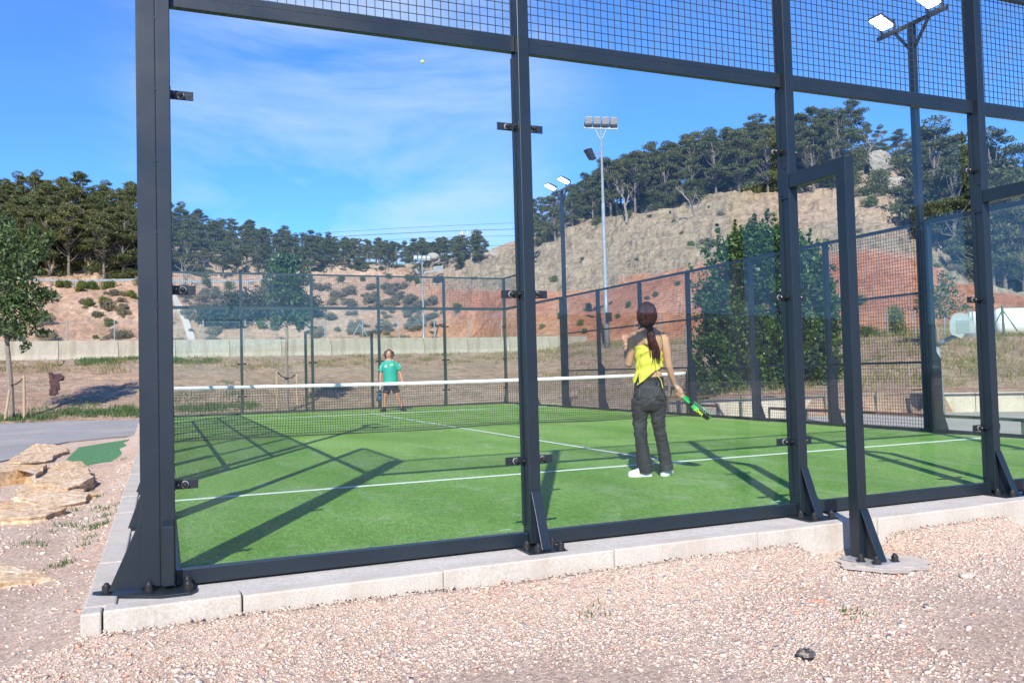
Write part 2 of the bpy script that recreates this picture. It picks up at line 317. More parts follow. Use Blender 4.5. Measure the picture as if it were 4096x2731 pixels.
SHRUB = leafmat('dry_shrub_twigs', (.13, .115, .09), (.17, .155, .115), (.15, .155, .09), .1, .8, .1)
SHRUBG = leafmat('green_shrub', (.07, .10, .022), (.105, .14, .03), (.15, .18, .05), .3)
DRYG = leafmat('dry_grass', (.22, .19, .08), (.28, .235, .11), (.15, .18, .06), .3, .8, .1)
GRN = leafmat('weed_grass', (.05, .10, .03), (.075, .14, .04), (.12, .17, .06), .3)
BARK = simple('bark', (.16, .13, .105), (.24, .20, .165), .9, 6, bst=.6, bd=.02)
PBARK = simple('pale_bark', (.10, .085, .072), (.17, .15, .13), .9, 4, bst=.6, bd=.02)
GALV = simple('galvanised_steel', (.27, .31, .32), (.22, .25, .26), .45, 5, metal=.3)
WOOD = simple('stake_wood', (.28, .20, .12), (.36, .27, .18), .8, 9)
WHITE = simple('white_plastic', (.72, .73, .72), (.62, .62, .58), .5, 3)
RUST = simple('rusty_brown_rail', (.13, .06, .04), (.19, .09, .055), .6, 9)
GRAIL = simple('green_rail', (.05, .09, .055), (.08, .11, .06), .5, 5)
# ------------------------------------------------------------------ ground, court slab, turf
def sheet(name, x0, x1, y0, y1, z, mat, nx=1, ny=1, fn=None, kind='structure'):
    X, Y = np.meshgrid(np.linspace(x0, x1, nx+1), np.linspace(y0, y1, ny+1)); Z = np.full_like(X, z) if fn is None else fn(X, Y)
    V = np.stack([X, Y, Z], -1).reshape(-1, 3); i = (np.arange(ny)[:, None]*(nx+1)+np.arange(nx)).ravel()
    me = npmesh(name, V, np.stack([i, i+1, i+nx+2, i+nx+1], 1)); return tag(link(name, me, mat), kind=kind)
def gz(X, Y):                              # gravel height: banked up against the kerb, dropping away from it
    X = np.asarray(X, float); Y = np.asarray(Y, float); sh = X.shape; x = X.ravel(); y = Y.ravel()
    d = np.maximum(np.maximum(-.43-y, -.40-x), 0); inside = (d <= 0)
    z = -.10-.125*np.clip(d/.40, 0, 1)**.8
    z = z+.018*fbm(np.stack([x*1.3, y*1.3, x*0], 1), 4, 3)+.007*fbm(np.stack([x*9, y*9, x*0], 1), 3, 5)
    for px_ in (4.05, 5.98):
        q_ = np.clip((np.hypot(x-px_, (y+.72)*1.05)-.36)/.16, 0, 1); z = np.where(inside, z, z*q_+(-.236)*(1-q_))
    z = np.where(inside, -.2, z); return z.reshape(sh)
sheet('ground', -400, 400, -300, 22, -.27, GRAVEL)
sheet('gravel_ground', -6.5, 8.5, -4.2, 4.0, 0, GRAVEL, 520, 280, gz)
sheet('sand_ground', -9, -.35, 4.0, 26.5, 0, GRAVEL, 90, 220, gz)
tag(bpy.data.objects['ground'], kind='structure')
# slab and turf
sb = MB(); sb.box((-.30, -.30, -.28), (10.30, 20.30, -.030)); tag(sb.build('court_slab', SLAB), kind='structure')
tf = MB(); tf.box((.0, .0, -.029), (10.0, 20.0, .0)); tag(tf.build('turf', TURF), kind='structure')
ln = MB()
ln.box((0, 3.025, .001), (10, 3.075, .005)); ln.box((0, 16.925, .001), (10, 16.975, .005)); ln.box((4.975, 2.83, .0055), (5.025, 17.17, .0075))
tag(ln.build('court_lines', LINE), kind='structure')
# kerb stones round the slab
kb = empty('kerb', (0, 0, -.1), 'pale concrete kerb stones edging the padel court slab', 'kerb')
def stone(x0, x1, y0, y1, k):
    b = MB(); b.box((x0, y0, -.30), (x1, y1, -.016+.003*math.sin(k*2.1))); return b.build('kerb_stone', KERBF if k >= 0 else KERB, kb, bevel=.009)
xs = [-.445, -.355, .257, 1.28, 2.32, 3.345, 4.34, 5.34, 6.34, 7.34, 8.34, 9.34, 10.30]
for k in range(len(xs)-1): stone(xs[k]+(.006 if k in (1, 2) else .0012), xs[k+1]-.0012, -.42+(.006 if k % 2 else 0), -.3005, k)
ys = [-.296]+[.72+i*1.0 for i in range(20)]
for k in range(len(ys)-1): stone(-.44+(.004 if k % 2 else 0), -.3005, ys[k]+.0012, ys[k+1]-.0012, k)
for k in range(20): stone(10.3005, 10.44, ys[k]+.0012, ys[k+1]-.0012 if k < 20 else 20, k)

# ------------------------------------------------------------------ end walls
def bolt(parent, x, y, z, r=.021, h=.034):
    b = MB(); b.tube([(x, y, z), (x, y, z+.004)], r*1.35, 14); b.tube([(x, y, z+.004), (x, y, z+h)], [r, r], 14)
    b.ell((x, y, z+h), (r*.72, r*.72, r*.8), 12, 6); return b.build('bolt', BLACK, parent, smooth=False)
def wiremesh(parent, p0, du, dv, lu, lv, step=.05, t=.0042, name='mesh_panel', mat=None):
    b = MB(); p0 = Vector(p0); du = Vector(du); dv = Vector(dv); nrm = du.cross(dv).normalized()
    nu = int(lu/step); nv = int(lv/step); ou = (lu-nu*step)/2; ov = (lv-nv*step)/2
    for i in range(nu+1):
        a = p0+du*(ou+i*step); b.bar(a, a+dv*lv, t, t, nrm)
    for j in range(nv+1):
        a = p0+dv*(ov+j*step)+nrm*t*.5; b.bar(a, a+du*lu, t, t, nrm)
    return b.build(name, mat or WIRE, parent)
def clamp(parent, x, z, side, yo=-.012):
    # L-shaped bracket: a plate on the pane with slot and rubber-capped bolt, one leg on the post
    b = MB(); x1 = x+side*.115
    b.box((min(x, x1), yo-.006, z-.024), (max(x, x1), yo, z+.024)); b.box((x-.003 if side > 0 else x-.001, yo-.07, z-.024), (x+.003 if side > 0 else x+.005, yo-.006, z+.024))
    c = b.build('clamp', STEEL, parent, bevel=.002)
    d = MB(); d.tube([(x+side*.05, yo-.006, z), (x+side*.05, yo-.011, z)], .019, 18); d.build('washer', DUST, c)
    d = MB(); d.tube([(x+side*.05, yo-.011, z), (x+side*.05, yo-.030, z)], .0155, 14); d.ell((x+side*.05, yo-.030, z), (.012,)*3, 10, 6)
    d.tube([(x+side*.006, yo-.045, z), (x+side*.022, yo-.045, z)], .010, 10); d.build('cap_nut', BLACK, c)
    d = MB(); d.box((min(x+side*.075, x+side*.103), yo-.0075, z-.006), (max(x+side*.075, x+side*.103), yo-.0055, z+.006)); d.build('slot', BLACK, c)
    return c
NX = [-.0685, 1.967, 4.008, 5.93, 7.95, 9.99]        # post centres of the near wall
def near_wall():
    e = empty('glass_end_wall', (5, 0, 0), 'dark steel framed glass and wire mesh end wall nearest the gravel', 'court wall')
    for i, x in enumerate(NX):
        b = MB(); hw = .0375
        if i == 0:
            b.box((-.103, -.10, .0), (-.035, .0, 4.02)); b.build_ = None
            po = b.build('post', STEEL, e, bevel=.004)
            b = MB(); b.box((-.197, -.097, .0), (-.1055, .03, 4.02)); po2 = b.build('corner_post', STEEL, e, bevel=.004)
            s = MB(); s.box((-.1052, -.094, .02), (-.1032, -.02, 4.0)); s.build('seam_gap', BLACK, po2)
            s = MB()
            for z in np.arange(.3, 4, .37): s.box((-.108, -.1005, z), (-.100, -.094, z+.014))
            s.build('weld', STEEL, po2)
            g = MB(); g.prism([(-.197, -.085, .0), (-.197, -.085, .34), (-.345, -.085, .0)], (0, .008, 0)); g.build('gusset', STEEL, po2)
            g = MB(); g.prism([(-.096, -.1005, .005), (-.096, -.1005, .33), (-.096, -.145, .30), (-.096, -.145, .005)], (.054, 0, 0)); g.build('gusset', STEEL, po, bevel=.003)
            pl = MB(); pl.prism([(-.42, .01, -.028), (-.42, -.05, -.028), (-.39, -.085, -.028), (-.10, -.245, -.028), (.03, -.245, -.028), (.06, -.20, -.028), (.06, .01, -.028)], (0, 0, .014)); bp = pl.build('base_plate', STEEL, po2, bevel=.002)
            for bx, by in ((-.355, -.05), (-.16, -.125), (.02, -.2), (.02, -.09)): bolt(po2, bx, by, -.013)
        else:
            b.box((x-hw, -.100, .0), (x+hw, .008, 4.02)); po = b.build('post', STEEL, e, bevel=.004)
            s = MB(); s.box((x-hw-.010, -.03, .10), (x-hw-.0005, -.0, 2.96)); s.build('flange', STEEL, po)
            g = MB(); g.prism([(x-.0, -.1005, .30), (x-.0, -.1005, -.01), (x-.0, -.235, -.01)], (.004, 0, 0)); g.prism([(x+.012-.04, -.1005, .31), (x+.012-.04, -.235, -.010), (x+.012-.04, -.243, -.010), (x+.012-.04, -.1085, .31)], (.06, 0, 0)); g.build('gusset', STEEL, po, bevel=.001)
            pl = MB(); pl.box((x-.115, -.29, -.028), (x+.115, -.10+.11, -.016)); pl.build('base_plate', STEEL, po, bevel=.002)
            for bx, by in ((x-.085, -.15), (x-.06, -.255), (x+.085, -.255), (x+.085, -.14)): bolt(po, bx, by, -.015)
        if i in (2, 3):
            br = MB(); yb = -.62
            # outrigger brace: horizontal arm at 2.3 m, square leg down to the gravel
            br.box((x-.038, yb+.0805, 2.26), (x+.038, -.1005, 2.36)); ar = br.build('brace_arm', STEEL, e, bevel=.003)
            lg = MB(); lg.box((x-.038, yb, -.215), (x+.038, yb+.08, 2.36)); le = lg.build('brace_leg', STEEL, e, bevel=.003)
            s = MB(); s.box((x-.045, -.10, 2.19), (x-.0380, .0, 2.44)); s.build('bracket', STEEL, ar, bevel=.001)
            for zz, yy in ((2.41, -.08), (2.22, -.03)):
                s = MB(); s.tube([(x-.052, yy, zz), (x-.045, yy, zz)], .008, 10); s.build('screw', BLACK, ar)
            g = MB(); g.prism([(x-.002, yb-.0005, .09), (x-.002, yb-.0005, -.215), (x-.002, yb-.14, -.215)], (.004, 0, 0)); g.prism([(x-.025, yb-.0005, .10), (x-.025, yb-.14, -.209), (x-.025, yb-.148, -.209), (x-.025, yb-.0085, .10)], (.06, 0, 0)); g.build('gusset', STEEL, le, bevel=.001)
            pl = MB(); pl.box((x-.115, yb-.19, -.219), (x+.115, yb+.10, -.207)); pl.build('base_plate', DUST, le, bevel=.002)
            for bx, by in ((x-.09, yb-.06), (x-.06, yb-.155), (x+.09, yb-.155), (x+.09, yb+.0)): bolt(le, bx, by, -.207)
    for i in range(5):
        x0 = NX[i]+(.0375 if i else .0335); x1 = NX[i+1]-.0375
        b = MB(); b.box((x0+.0005, -.062, -.016), (x1-.0005, -.004, .062)); b.build('bottom_rail', STEEL, e, bevel=.003)
        b = MB(); b.box((x0+.0005, -.055, 2.985), (x1-.0005, -.012, 3.085)); t = b.build('transom', STEEL, e, bevel=.003)
        b = MB(); b.box((x0+.02, -.0562, 3.050), (x1-.02, -.0546, 3.0535)); b.build('groove', BLACK, t)
        b = MB(); b.box((x0+.0005, -.055, 3.97), (x1-.0005, -.012, 4.02)); b.build('top_rail', STEEL, e, bevel=.003)
        g = MB(); g.box((x0+.002, -.011, .069), (x1-.002, .001, 2.984)); gp = g.build('glass_panel', GLASS, e)
        wiremesh(e, (x0, -.011, 3.085), (1, 0, 0), (0, 0, 1), x1-x0, .885)
        for z in (2.53, 1.50, .49):
            clamp(gp, x0+(.001 if i else -.0005), z, 1); clamp(gp, x1-.001, z, -1)
    return e
near_wall()
def far_wall():
    e = empty('glass_end_wall', (5, 20, 0), 'far glass and wire mesh end wall behind the man in the green shirt', 'court wall')
    X = [-.05, 2.0, 3.97, 5.95, 8.02, 10.04]
    for x in X:
        b = MB(); b.box((x-.035, 20.008, -.02), (x+.035, 20.10, 4.0)); po = b.build('post', DGREEN, e)
        g = MB(); g.prism([(x-.03, 20.1005, .35), (x-.03, 20.1005, -.02), (x-.03, 20.25, -.02)], (.06, 0, 0)); g.box((x-.1, 20.0, -.028), (x+.1, 20.27, -.020)); g.build('foot', DGREEN, po)
    for i in range(5):
        x0 = X[i]+.0355; x1 = X[i+1]-.0355
        for z0, z1, nm in ((.005, .055, 'bottom_rail'), (2.965, 3.045, 'transom'), (3.955, 4.0, 'top_rail')):
            b = MB(); b.box((x0, 20.012, z0), (x1, 20.062, z1)); b.build(nm, DGREEN, e)
        g = MB(); g.box((x0+.001, 20.000, .056), (x1-.001, 20.011, 2.964)); gp = g.build('glass_panel', GLASS, e)
        wiremesh(e, (x0, 20.006, 3.045), (1, 0, 0), (0, 0, 1), x1-x0, .91, .05, .005)
        for z in (2.45, 1.42, .5):
            for xx, s in ((x0, 1), (x1, -1)):
                c = MB(); c.box((min(xx, xx+s*.09), 19.985, z-.022), (max(xx, xx+s*.09), 19.999, z+.022)); c.build('clamp', BLACK, gp)
    for xx, k in ((3.86, 0), (5.85, 1)):      # outrigger frames behind the far wall
        b = MB(); b.box((xx-.035, 20.55, -.25), (xx+.035, 20.62, 2.36)); b.box((xx-.035, 20.1005, 2.27), (xx+.035, 20.549, 2.36)); b.build('brace_frame', DGREEN, e)
    return e
far_wall()
def side_wall(xs, sgn, label):
    e = empty('side_fence', (xs, 10, 0), label, 'court fence')
    Y = [1.95, 4.0, 6.0, 7.93, 9.95, 11.85, 13.85, 15.95, 18.0]
    o = sgn
    for y in Y:
        b = MB(); top = 4.0 if y in (1.95, 18.0) else 3.02
        b.box((min(xs+.008*o, xs+.085*o), y-.035, -.02), (max(xs+.008*o, xs+.085*o), y+.035, top)); po = b.build('post', STEEL, e)
        g = MB(); g.box((min(xs+.0855*o, xs+.175*o), y-.03, -.02), (max(xs+.0855*o, xs+.175*o), y+.03, 1.05)); g.prism([(xs+.0855*o, y-.025, 1.05), (xs+.175*o, y-.025, 1.05), (xs+.0855*o, y-.025, 1.17)], (0, .05, 0))
        g.prism([(xs+.1755*o, y-.03, .30), (xs+.1755*o, y-.03, -.02), (xs+.29*o, y-.03, -.02)], (0, .06, 0)); g.build('stiffener', STEEL, po)
        g = MB(); g.box((min(xs, xs+.31*o), y-.1, -.028), (max(xs, xs+.31*o), y+.1, -.0205)); g.build('base_plate', STEEL, po)
    YY = [.02]+Y+[19.99]
    for i in range(len(YY)-1):
        y0 = YY[i]+.0355; y1 = YY[i+1]-.0355; a = min(xs+.008*o, xs+.05*o); c = max(xs+.008*o, xs+.05*o)
        gl = i in (0, 1, 8, 9)
        rails = [(.005, .055)]+([(2.965, 3.03)] if gl else [(.985, 1.02), (1.985, 2.02), (2.975, 3.02)])+([(3.96, 4.0)] if i in (0, 9) else [])
        for z0, z1 in rails:
            b = MB(); b.box((a, y0, z0), (c, y1, z1)); b.build('rail', STEEL, e)
        if gl:
            g = MB(); g.box((min(xs-.003*o, xs+.0075*o), y0+.001, .056), (max(xs-.003*o, xs+.0075*o), y1-.001, 2.964)); g.build('glass_panel', GLASS, e)
            if i in (0, 9): wiremesh(e, (xs+.004*o, y0, 3.03), (0, 1, 0), (0, 0, 1), y1-y0, .93)
        else: wiremesh(e, (xs+.002*o, y0, .055), (0, 1, 0), (0, 0, 1), y1-y0, 2.92, .05, .0045)
    return e
side_wall(10.0, 1, 'long dark wire mesh side fence in front of the poplar and red slope')
side_wall(-.035, -1, 'dark wire mesh side fence on the left casting grid shadows on the turf')

# ------------------------------------------------------------------ net
ne = empty('court_net', (5, 10, 0), 'black court net with white top band across the green turf', 'net')
b = MB(); nx = 222; nz = 20; XX = np.linspace(-.0, 9.97, nx+1)
def netp(x, v):
    top = .875+.035*((x-5)/5)**2; bot = .02+.03*math.sin(x*1.3)*.5; s = math.sin(math.pi*v)
    return (x, 10.0+.05*(1-v)*math.sin(x*2.2+1)*1.2*(1-v)-.05*s*math.sin(x*.9), bot+(top-bot)*v)
for i, x in enumerate(XX): b.tube([netp(x+.012*math.sin(v*5+x*3), v) for v in np.linspace(0, 1, 6)], .0032, 4, False)
for j in range(nz+1): b.tube([netp(x, j/nz) for x in XX[::3]], .0032, 4, False)
b.build('net_mesh', BLACK, ne)
b = MB(); P0 = [netp(x, 1) for x in np.linspace(-.0, 9.97, 60)]
b.loft([[(x, y+dy, z+dz) for dy, dz in ((-.008, -.05), (.008, -.05), (.010, -.01), (.004, .008), (-.004, .008), (-.010, -.01))] for x, y, z in P0]); b.build('top_band', simple('white_band', (.78, .79, .80), (.70, .71, .73), .6, 12), ne, smooth=True)
b = MB(); b.tube([netp(x, 0) for x in np.linspace(-.0, 9.97, 80)], .008, 6); b.build('bottom_cord', BLACK, ne)
for x in (-.02, 9.985):
    b = MB(); b.box((x-.008, 9.97, .0), (x+.008, 10.03, .93)); b.box((x-.02, 9.93, .15), (x+.02, 9.969, .30)); b.build('net_post', BLACK, ne)

# ------------------------------------------------------------------ court floodlights
EM, n, l, p = NM('lit_led'); p.inputs['Emission Color'].default_value = (1, .97, .86, 1); p.inputs['Emission Strength'].default_value = 9; p.inputs['Base Color'].default_value = (.9, .9, .85, 1)
def floodlight(x, y, s, label):
    e = empty('floodlight_pole', (x, y, 0), label, 'floodlight', 'floodlights beside the padel court')
    b = MB(); b.box((x-.045, y-.045, 2.9 if s else 0), (x+.045, y+.045, 5.96)); b.box((x-.045, y-.045, .0), (x+.045, y+.045, 2.899)); b.build('pole', STEEL, e, bevel=.004)
    b = MB(); b.bar((x, y-.62, 5.985), (x, y+.62, 5.985), .05, .05); b.bar((x, y-.30, 5.96), (x, y-.04, 5.62), .035); b.bar((x, y+.30, 5.96), (x, y+.04, 5.62), .035); b.build('crossbar', STEEL, e)
    for dy in (-.42, .42):
        c = Vector((x-s*.12, y+dy, 6.17)); R_ = Matrix.Rotation(R(24*s), 4, 'Y') @ Matrix.Scale(.80, 4)
        h = MB(); V = [(-.20, -.16, -.03), (.20, -.16, -.03), (.20, .16, -.03), (-.20, .16, -.03), (-.19, -.15, .02), (.19, -.15, .02), (.19, .15, .02), (-.19, .15, .02)]
        V2 = [(s*.05-.13, -.11, .021), (s*.05+.13, -.11, .021), (s*.05+.13, .11, .021), (s*.05-.13, .11, .021), (s*.05-.12, -.1, .06), (s*.05+.12, -.1, .06), (s*.05+.12, .1, .06), (s*.05-.12, .1, .06)]
        F = [(0,3,2,1),(4,5,6,7),(0,1,5,4),(1,2,6,5),(2,3,7,6),(3,0,4,7)]
        T = lambda vs: [c+(R_ @ Vector(v)) for v in vs]
        h.add(T(V), F); h.add(T(V2), F); hd = h.build('lamp_head', DGREEN, e)
        h = MB(); h.add(T([(-.18, -.145, -.038), (.18, -.145, -.038), (.18, .145, -.038), (-.18, .145, -.038), (-.18, -.145, -.031), (.18, -.145, -.031), (.18, .145, -.031), (-.18, .145, -.031)]), F); h.build('lit_panel', EM, hd)
        h = MB()
        for d in (-.12, .12): h.bar((x, y+dy+d, 6.0), (x-s*.02, y+dy+d, 6.17), .02, .035)
        h.bar((x, y+dy-.12, 6.02), (x, y+dy+.12, 6.02), .035, .02); h.build('yoke', BLACK, hd)
floodlight(10.16, 4.22, 1, 'lit twin-head floodlight on the near right pole above the wire mesh')
floodlight(10.16, 15.95, 1, 'lit twin-head floodlight on the far right pole against the blue sky')
floodlight(-.20, 15.95, -1, 'lit twin-head floodlight half hidden behind the thick corner post')
floodlight(-.20, 4.22, -1, 'twin-head floodlight on the near left pole hidden above the corner')

# ------------------------------------------------------------------ terrain
def C(x, *k):
    o = []
    for d, kind, v in k: o.append((d, v if kind == 'z' else zat(x, v, d)))
    return o
def yd(x, Yp): k = ray(x, 1480); return Yp/(k[1]/np.hypot(k[0], k[1]))
def left(x, road, base, ridge, dr=95, db=106, dh=140):
    return C(x, (yd(x, 29.5), 'z', -.6), (yd(x, 30.2), 'z', -.22), (yd(x, 32.5), 'z', .05), (yd(x, 46.0), 'z', 2.15), (yd(x, 50), 'z', 2.15), (72, 'z', 2.2), (dr, 'y', road), (db, 'y', base), (dh, 'y', ridge), (dh+60, 'y', ridge+60))
TC = {
 -700: left(-700, 1165, 1130, 870), 0: left(0, 1150, 1110, 880), 560: left(560, 1147, 1100, 925), 900: left(900, 1155, 1100, 990), 1300: left(1300, 1130, 1085, 1030),
 1600: left(1600, 1112, 1070, 1060), 1750: left(1750, 1150, 1085, 1045, 85, 95, 120),
 1900: left(1900, 1165, 1065, 1012, 75, 88, 100),
 2120: C(2120, (yd(2120, 29.5), 'z', -.6), (yd(2120, 30.2), 'z', -.2), (yd(2120, 32.5), 'z', .1), (yd(2120, 46), 'z', 2.2), (yd(2120, 50), 'z', 2.2), (58, 'y', 1335), (66, 'y', 1185), (84, 'y', 985), (96, 'y', 950), (140, 'y', 990)),
 2350: C(2350, (28, 'z', -.6), (28.7, 'z', -.2), (36, 'y', 1530), (49, 'y', 1385), (52, 'y', 1380), (54, 'y', 1365), (64, 'y', 1185), (80, 'y', 898), (92, 'y', 850), (140, 'y', 900)),
 2650: C(2650, (24, 'z', -.6), (24.6, 'z', -.2), (32, 'y', 1540), (47, 'y', 1378), (49, 'y', 1374), (51, 'y', 1360), (60, 'y', 1110), (76, 'y', 838), (88, 'y', 780), (140, 'y', 830)),
 2960: C(2960, (20.9, 'z', -.6), (21.1, 'y', 1608), (28, 'y', 1500), (38, 'y', 1380), (42, 'y', 1370), (46, 'y', 1355), (57, 'y', 1040), (74, 'y', 765), (86, 'y', 690), (140, 'y', 740)),
 3300: C(3300, (21.3, 'z', -.6), (21.5, 'y', 1592), (27, 'y', 1480), (34, 'y', 1370), (38, 'y', 1355), (42, 'y', 1330), (56, 'y', 1020), (74, 'y', 768), (86, 'y', 640), (140, 'y', 690)),
 3560: C(3560, (21.9, 'z', -.6), (22.1, 'y', 1582), (27, 'y', 1470), (33, 'y', 1350), (37, 'y', 1342), (41, 'y', 1320), (55, 'y', 1015), (72, 'y', 760), (88, 'y', 606), (140, 'y', 650)),
 3700: C(3700, (22.3, 'z', -.6), (22.5, 'y', 1575), (27, 'y', 1460), (33, 'y', 1350), (37, 'y', 1342), (41, 'y', 1310), (55, 'y', 1030), (68, 'y', 900), (86, 'y', 700), (140, 'y', 760)),
 3850: C(3850, (22.8, 'z', -.6), (23.0, 'y', 1570), (28, 'y', 1460), (34, 'y', 1345), (39, 'y', 1335), (43, 'y', 1290), (54, 'y', 1140), (66, 'y', 960), (86, 'y', 780), (140, 'y', 840)),
 4100: C(4100, (23.6, 'z', -.6), (23.8, 'y', 1563), (29, 'y', 1460), (36, 'y', 1345), (42, 'y', 1340), (47, 'y', 1320), (56, 'y', 1190), (68, 'y', 1040), (88, 'y', 860), (140, 'y', 900)),
 4700: C(4700, (26, 'z', -.6), (26.2, 'y', 1550), (32, 'y', 1460), (38, 'y', 1340), (44, 'y', 1330), (50, 'y', 1310), (60, 'y', 1180), (72, 'y', 1040), (92, 'y', 880), (140, 'y', 920)),
}
TX = sorted(TC); TK = np.array([[k for k in TC[x]] for x in TX])        # (col, knot, 2)
TAZ = np.array([math.atan2(*(at(x, 1)-CAM[:2])) for x in TX])
def knots(az):
    i = np.clip(np.searchsorted(TAZ, az)-1, 0, len(TAZ)-2); t = np.clip((az-TAZ[i])/(TAZ[i+1]-TAZ[i]), 0, 1); t = t*t*(3-2*t)*.5+t*.5
    return TK[i]*(1-t)[:, None, None]+TK[i+1]*t[:, None, None]
def H(x, y):
    """terrain height, fraction along the knots, and zones"""
    x = np.atleast_1d(np.asarray(x, float)); y = np.atleast_1d(np.asarray(y, float)); dx = x-CAM[0]; dy = y-CAM[1]; d = np.hypot(dx, dy); K = knots(np.arctan2(dx, dy))
    D = K[:, :, 0]; Z = K[:, :, 1]; n = D.shape[1]
    i = np.clip((D <= d[:, None]).sum(1)-1, 0, n-2); r = np.arange(len(d)); t = np.clip((d-D[r, i])/(D[r, i+1]-D[r, i]), 0, 1)
    z = Z[r, i]*(1-t)+Z[r, i+1]*t; s = i+t
    P = np.stack([x, y, z*0], 1)
    gate = np.clip((s-1)/1.2, 0, 1)
    soil = .16*fbm(P*.5, 4, 11)+.05*fbm(P*2.2, 3, 12)
    steep = np.clip((s-5)/.3, 0, 1)*np.clip((7.4-s)/.6, 0, 1)
    gul = np.abs(fbm(np.stack([x*.9, y*.25, z*.12], 1), 4, 21))*-1.1*steep
    rockw = np.clip((s-6+.10*fbm(P*.35, 4, 40))/.12, 0, 1)*np.clip((7.6-s)/.4, 0, 1)
    P3 = np.stack([x, y, z], 1)
    st = fbm(np.stack([x*.16, y*.16, z*.95], 1), 5, 31); bl = fbm(P3*.9, 4, 33)
    rk = 1.0*np.abs(st)+.3*np.round(st*4)/4+.7*np.clip(1-(s-6)/.12, 0, 1)+.28*np.abs(bl)+.16*fbm(P3*2.6, 3, 36)-.1
    wall = np.clip((s-2.6)/.3, 0, 1)*np.clip((4.6-s)/.4, 0, 1)
    z = z+gate*soil*(1-.75*wall)+gul*.45*(1-rockw)+rk*rockw*.8
    dip = x*.05+y*.02                                                  # tilted strata: terraces with ragged ledges
    for T_, A_, sd_ in ((1.35, .95, 61), (.52, .8, 63)):
        f_ = (z+dip)/T_+1.1*fbm(np.stack([x*.22, y*.22, z*.1], 1)/T_, 4, sd_); fr_ = f_-np.floor(f_); ss_ = np.clip((fr_-.62)/.33, 0, 1); ss_ = ss_*ss_*(3-2*ss_)
        z = z+T_*(ss_-fr_)*A_*(rockw+.35*steep*(1-rockw)*(T_ < 1))
    return z, s, rockw
nc = 760; nr = 420
az = np.linspace(TAZ[0], TAZ[-1], nc); tt = np.linspace(0, 9, nr)
K = knots(az); Kd = K[:, :, 0]; ii = np.clip(tt.astype(int), 0, 8); fr = tt-ii
DD = Kd[:, ii]*(1-fr)+Kd[:, ii+1]*fr                                     # (nc,nr)
TXx = CAM[0]+np.sin(az)[:, None]*DD; TYy = CAM[1]+np.cos(az)[:, None]*DD
zz, ss, rw = H(TXx.ravel(), TYy.ravel())
V = np.stack([TXx.ravel(), TYy.ravel(), zz], 1); i = (np.arange(nc-1)[:, None]*nr+np.arange(nr-1)).ravel()
tme = npmesh('hillside', V, np.stack([i, i+1, i+nr+1, i+nr], 1))
azv = np.repeat(az, nr); leftw = np.clip((TAZ[TX.index(1900)]-azv)/.12, 0, 1)
tanw = np.clip(np.clip((5.1-ss)/.35, 0, 1)*.85+leftw*.72*(ss > 5.2)+np.clip((ss-7)/.3, 0, 1), 0, 1)
upl = np.clip((azv-TAZ[TX.index(2960)])/.1, 0, 1)*np.clip((ss-6.02)/.1, 0, 1)
tanw = np.maximum(tanw, upl); rw = rw*(1-leftw)*(1-.65*np.clip((azv-TAZ[TX.index(2960)])/.1, 0, 1)*np.clip((ss-6.3)/.3, 0, 1))
veg = np.clip(np.where(ss < 5, .9, 0)+leftw*np.where(ss > 5.3, .9, .2)+np.clip((ss-7)/.2, 0, 1)*.9, 0, 1)
ca = tme.color_attributes.new('zone', 'FLOAT_COLOR', 'POINT'); ca.data.foreach_set('color', np.stack([rw, tanw, veg, np.ones_like(rw)], 1).astype(np.float32).ravel())
hill = tag(link('hillside_terrain', tme, TERR, smooth=True), kind='structure')
def hz(p): return float(H(p[0], p[1])[0][0])
# low ridge behind the viewer, seen only mirrored in the glass
azb = np.linspace(R(90), R(270), 60); V = []; 
for a_ in azb:
    for d_, z_ in ((60, -.5), (90, 3+1.5*math.sin(a_*7)), (120, 7+2.5*math.sin(a_*5+1)), (180, 4), (260, -2)): V.append((CAM[0]+math.sin(a_)*d_, CAM[1]+math.cos(a_)*d_, z_))
i = (np.arange(59)[:, None]*5+np.arange(4)).ravel()
tag(link('rear_hill', npmesh('rear_hill', V, np.stack([i, i+1, i+6, i+5], 1)), simple('scrub', (.06, .065, .03), (.14, .11, .07), .9, .2), smooth=True), kind='structure')
# ground beyond the court
def poly(name, pts, z, mat, th=.004):
    b = MB(); b.prism([(p[0], p[1], z) for p in pts], (0, 0, th)); return tag(b.build(name, mat), kind='structure')
sheet('far_ground', -60, 60, 20.32, 42, -.235, GRAVEL)
sheet('side_ground', 8.5, 60, -20, 20.31, -.24, GRAVEL)
poly('asphalt_path', [(-14, 27.0), (-14, 6), (-3.2, 8.6), (-2.35, 11.5), (-2.25, 13.9), (-1.9, 15.1), (-1.2, 15.8), (-.6, 16.4), (-.55, 20.9), (3, 21.2), (3, 24.2), (-.7, 24.6), (-4.9, 26.6)], -.232, ASPH, .03)
poly('asphalt_yard', [(11.2, 11.0), (14.7, 10.6), (17.0, 9.6), (19.0, 8.2), (24, 4), (30, -8), (10.7, -8), (10.7, 11.0)], -.238, ASPH2, .03)
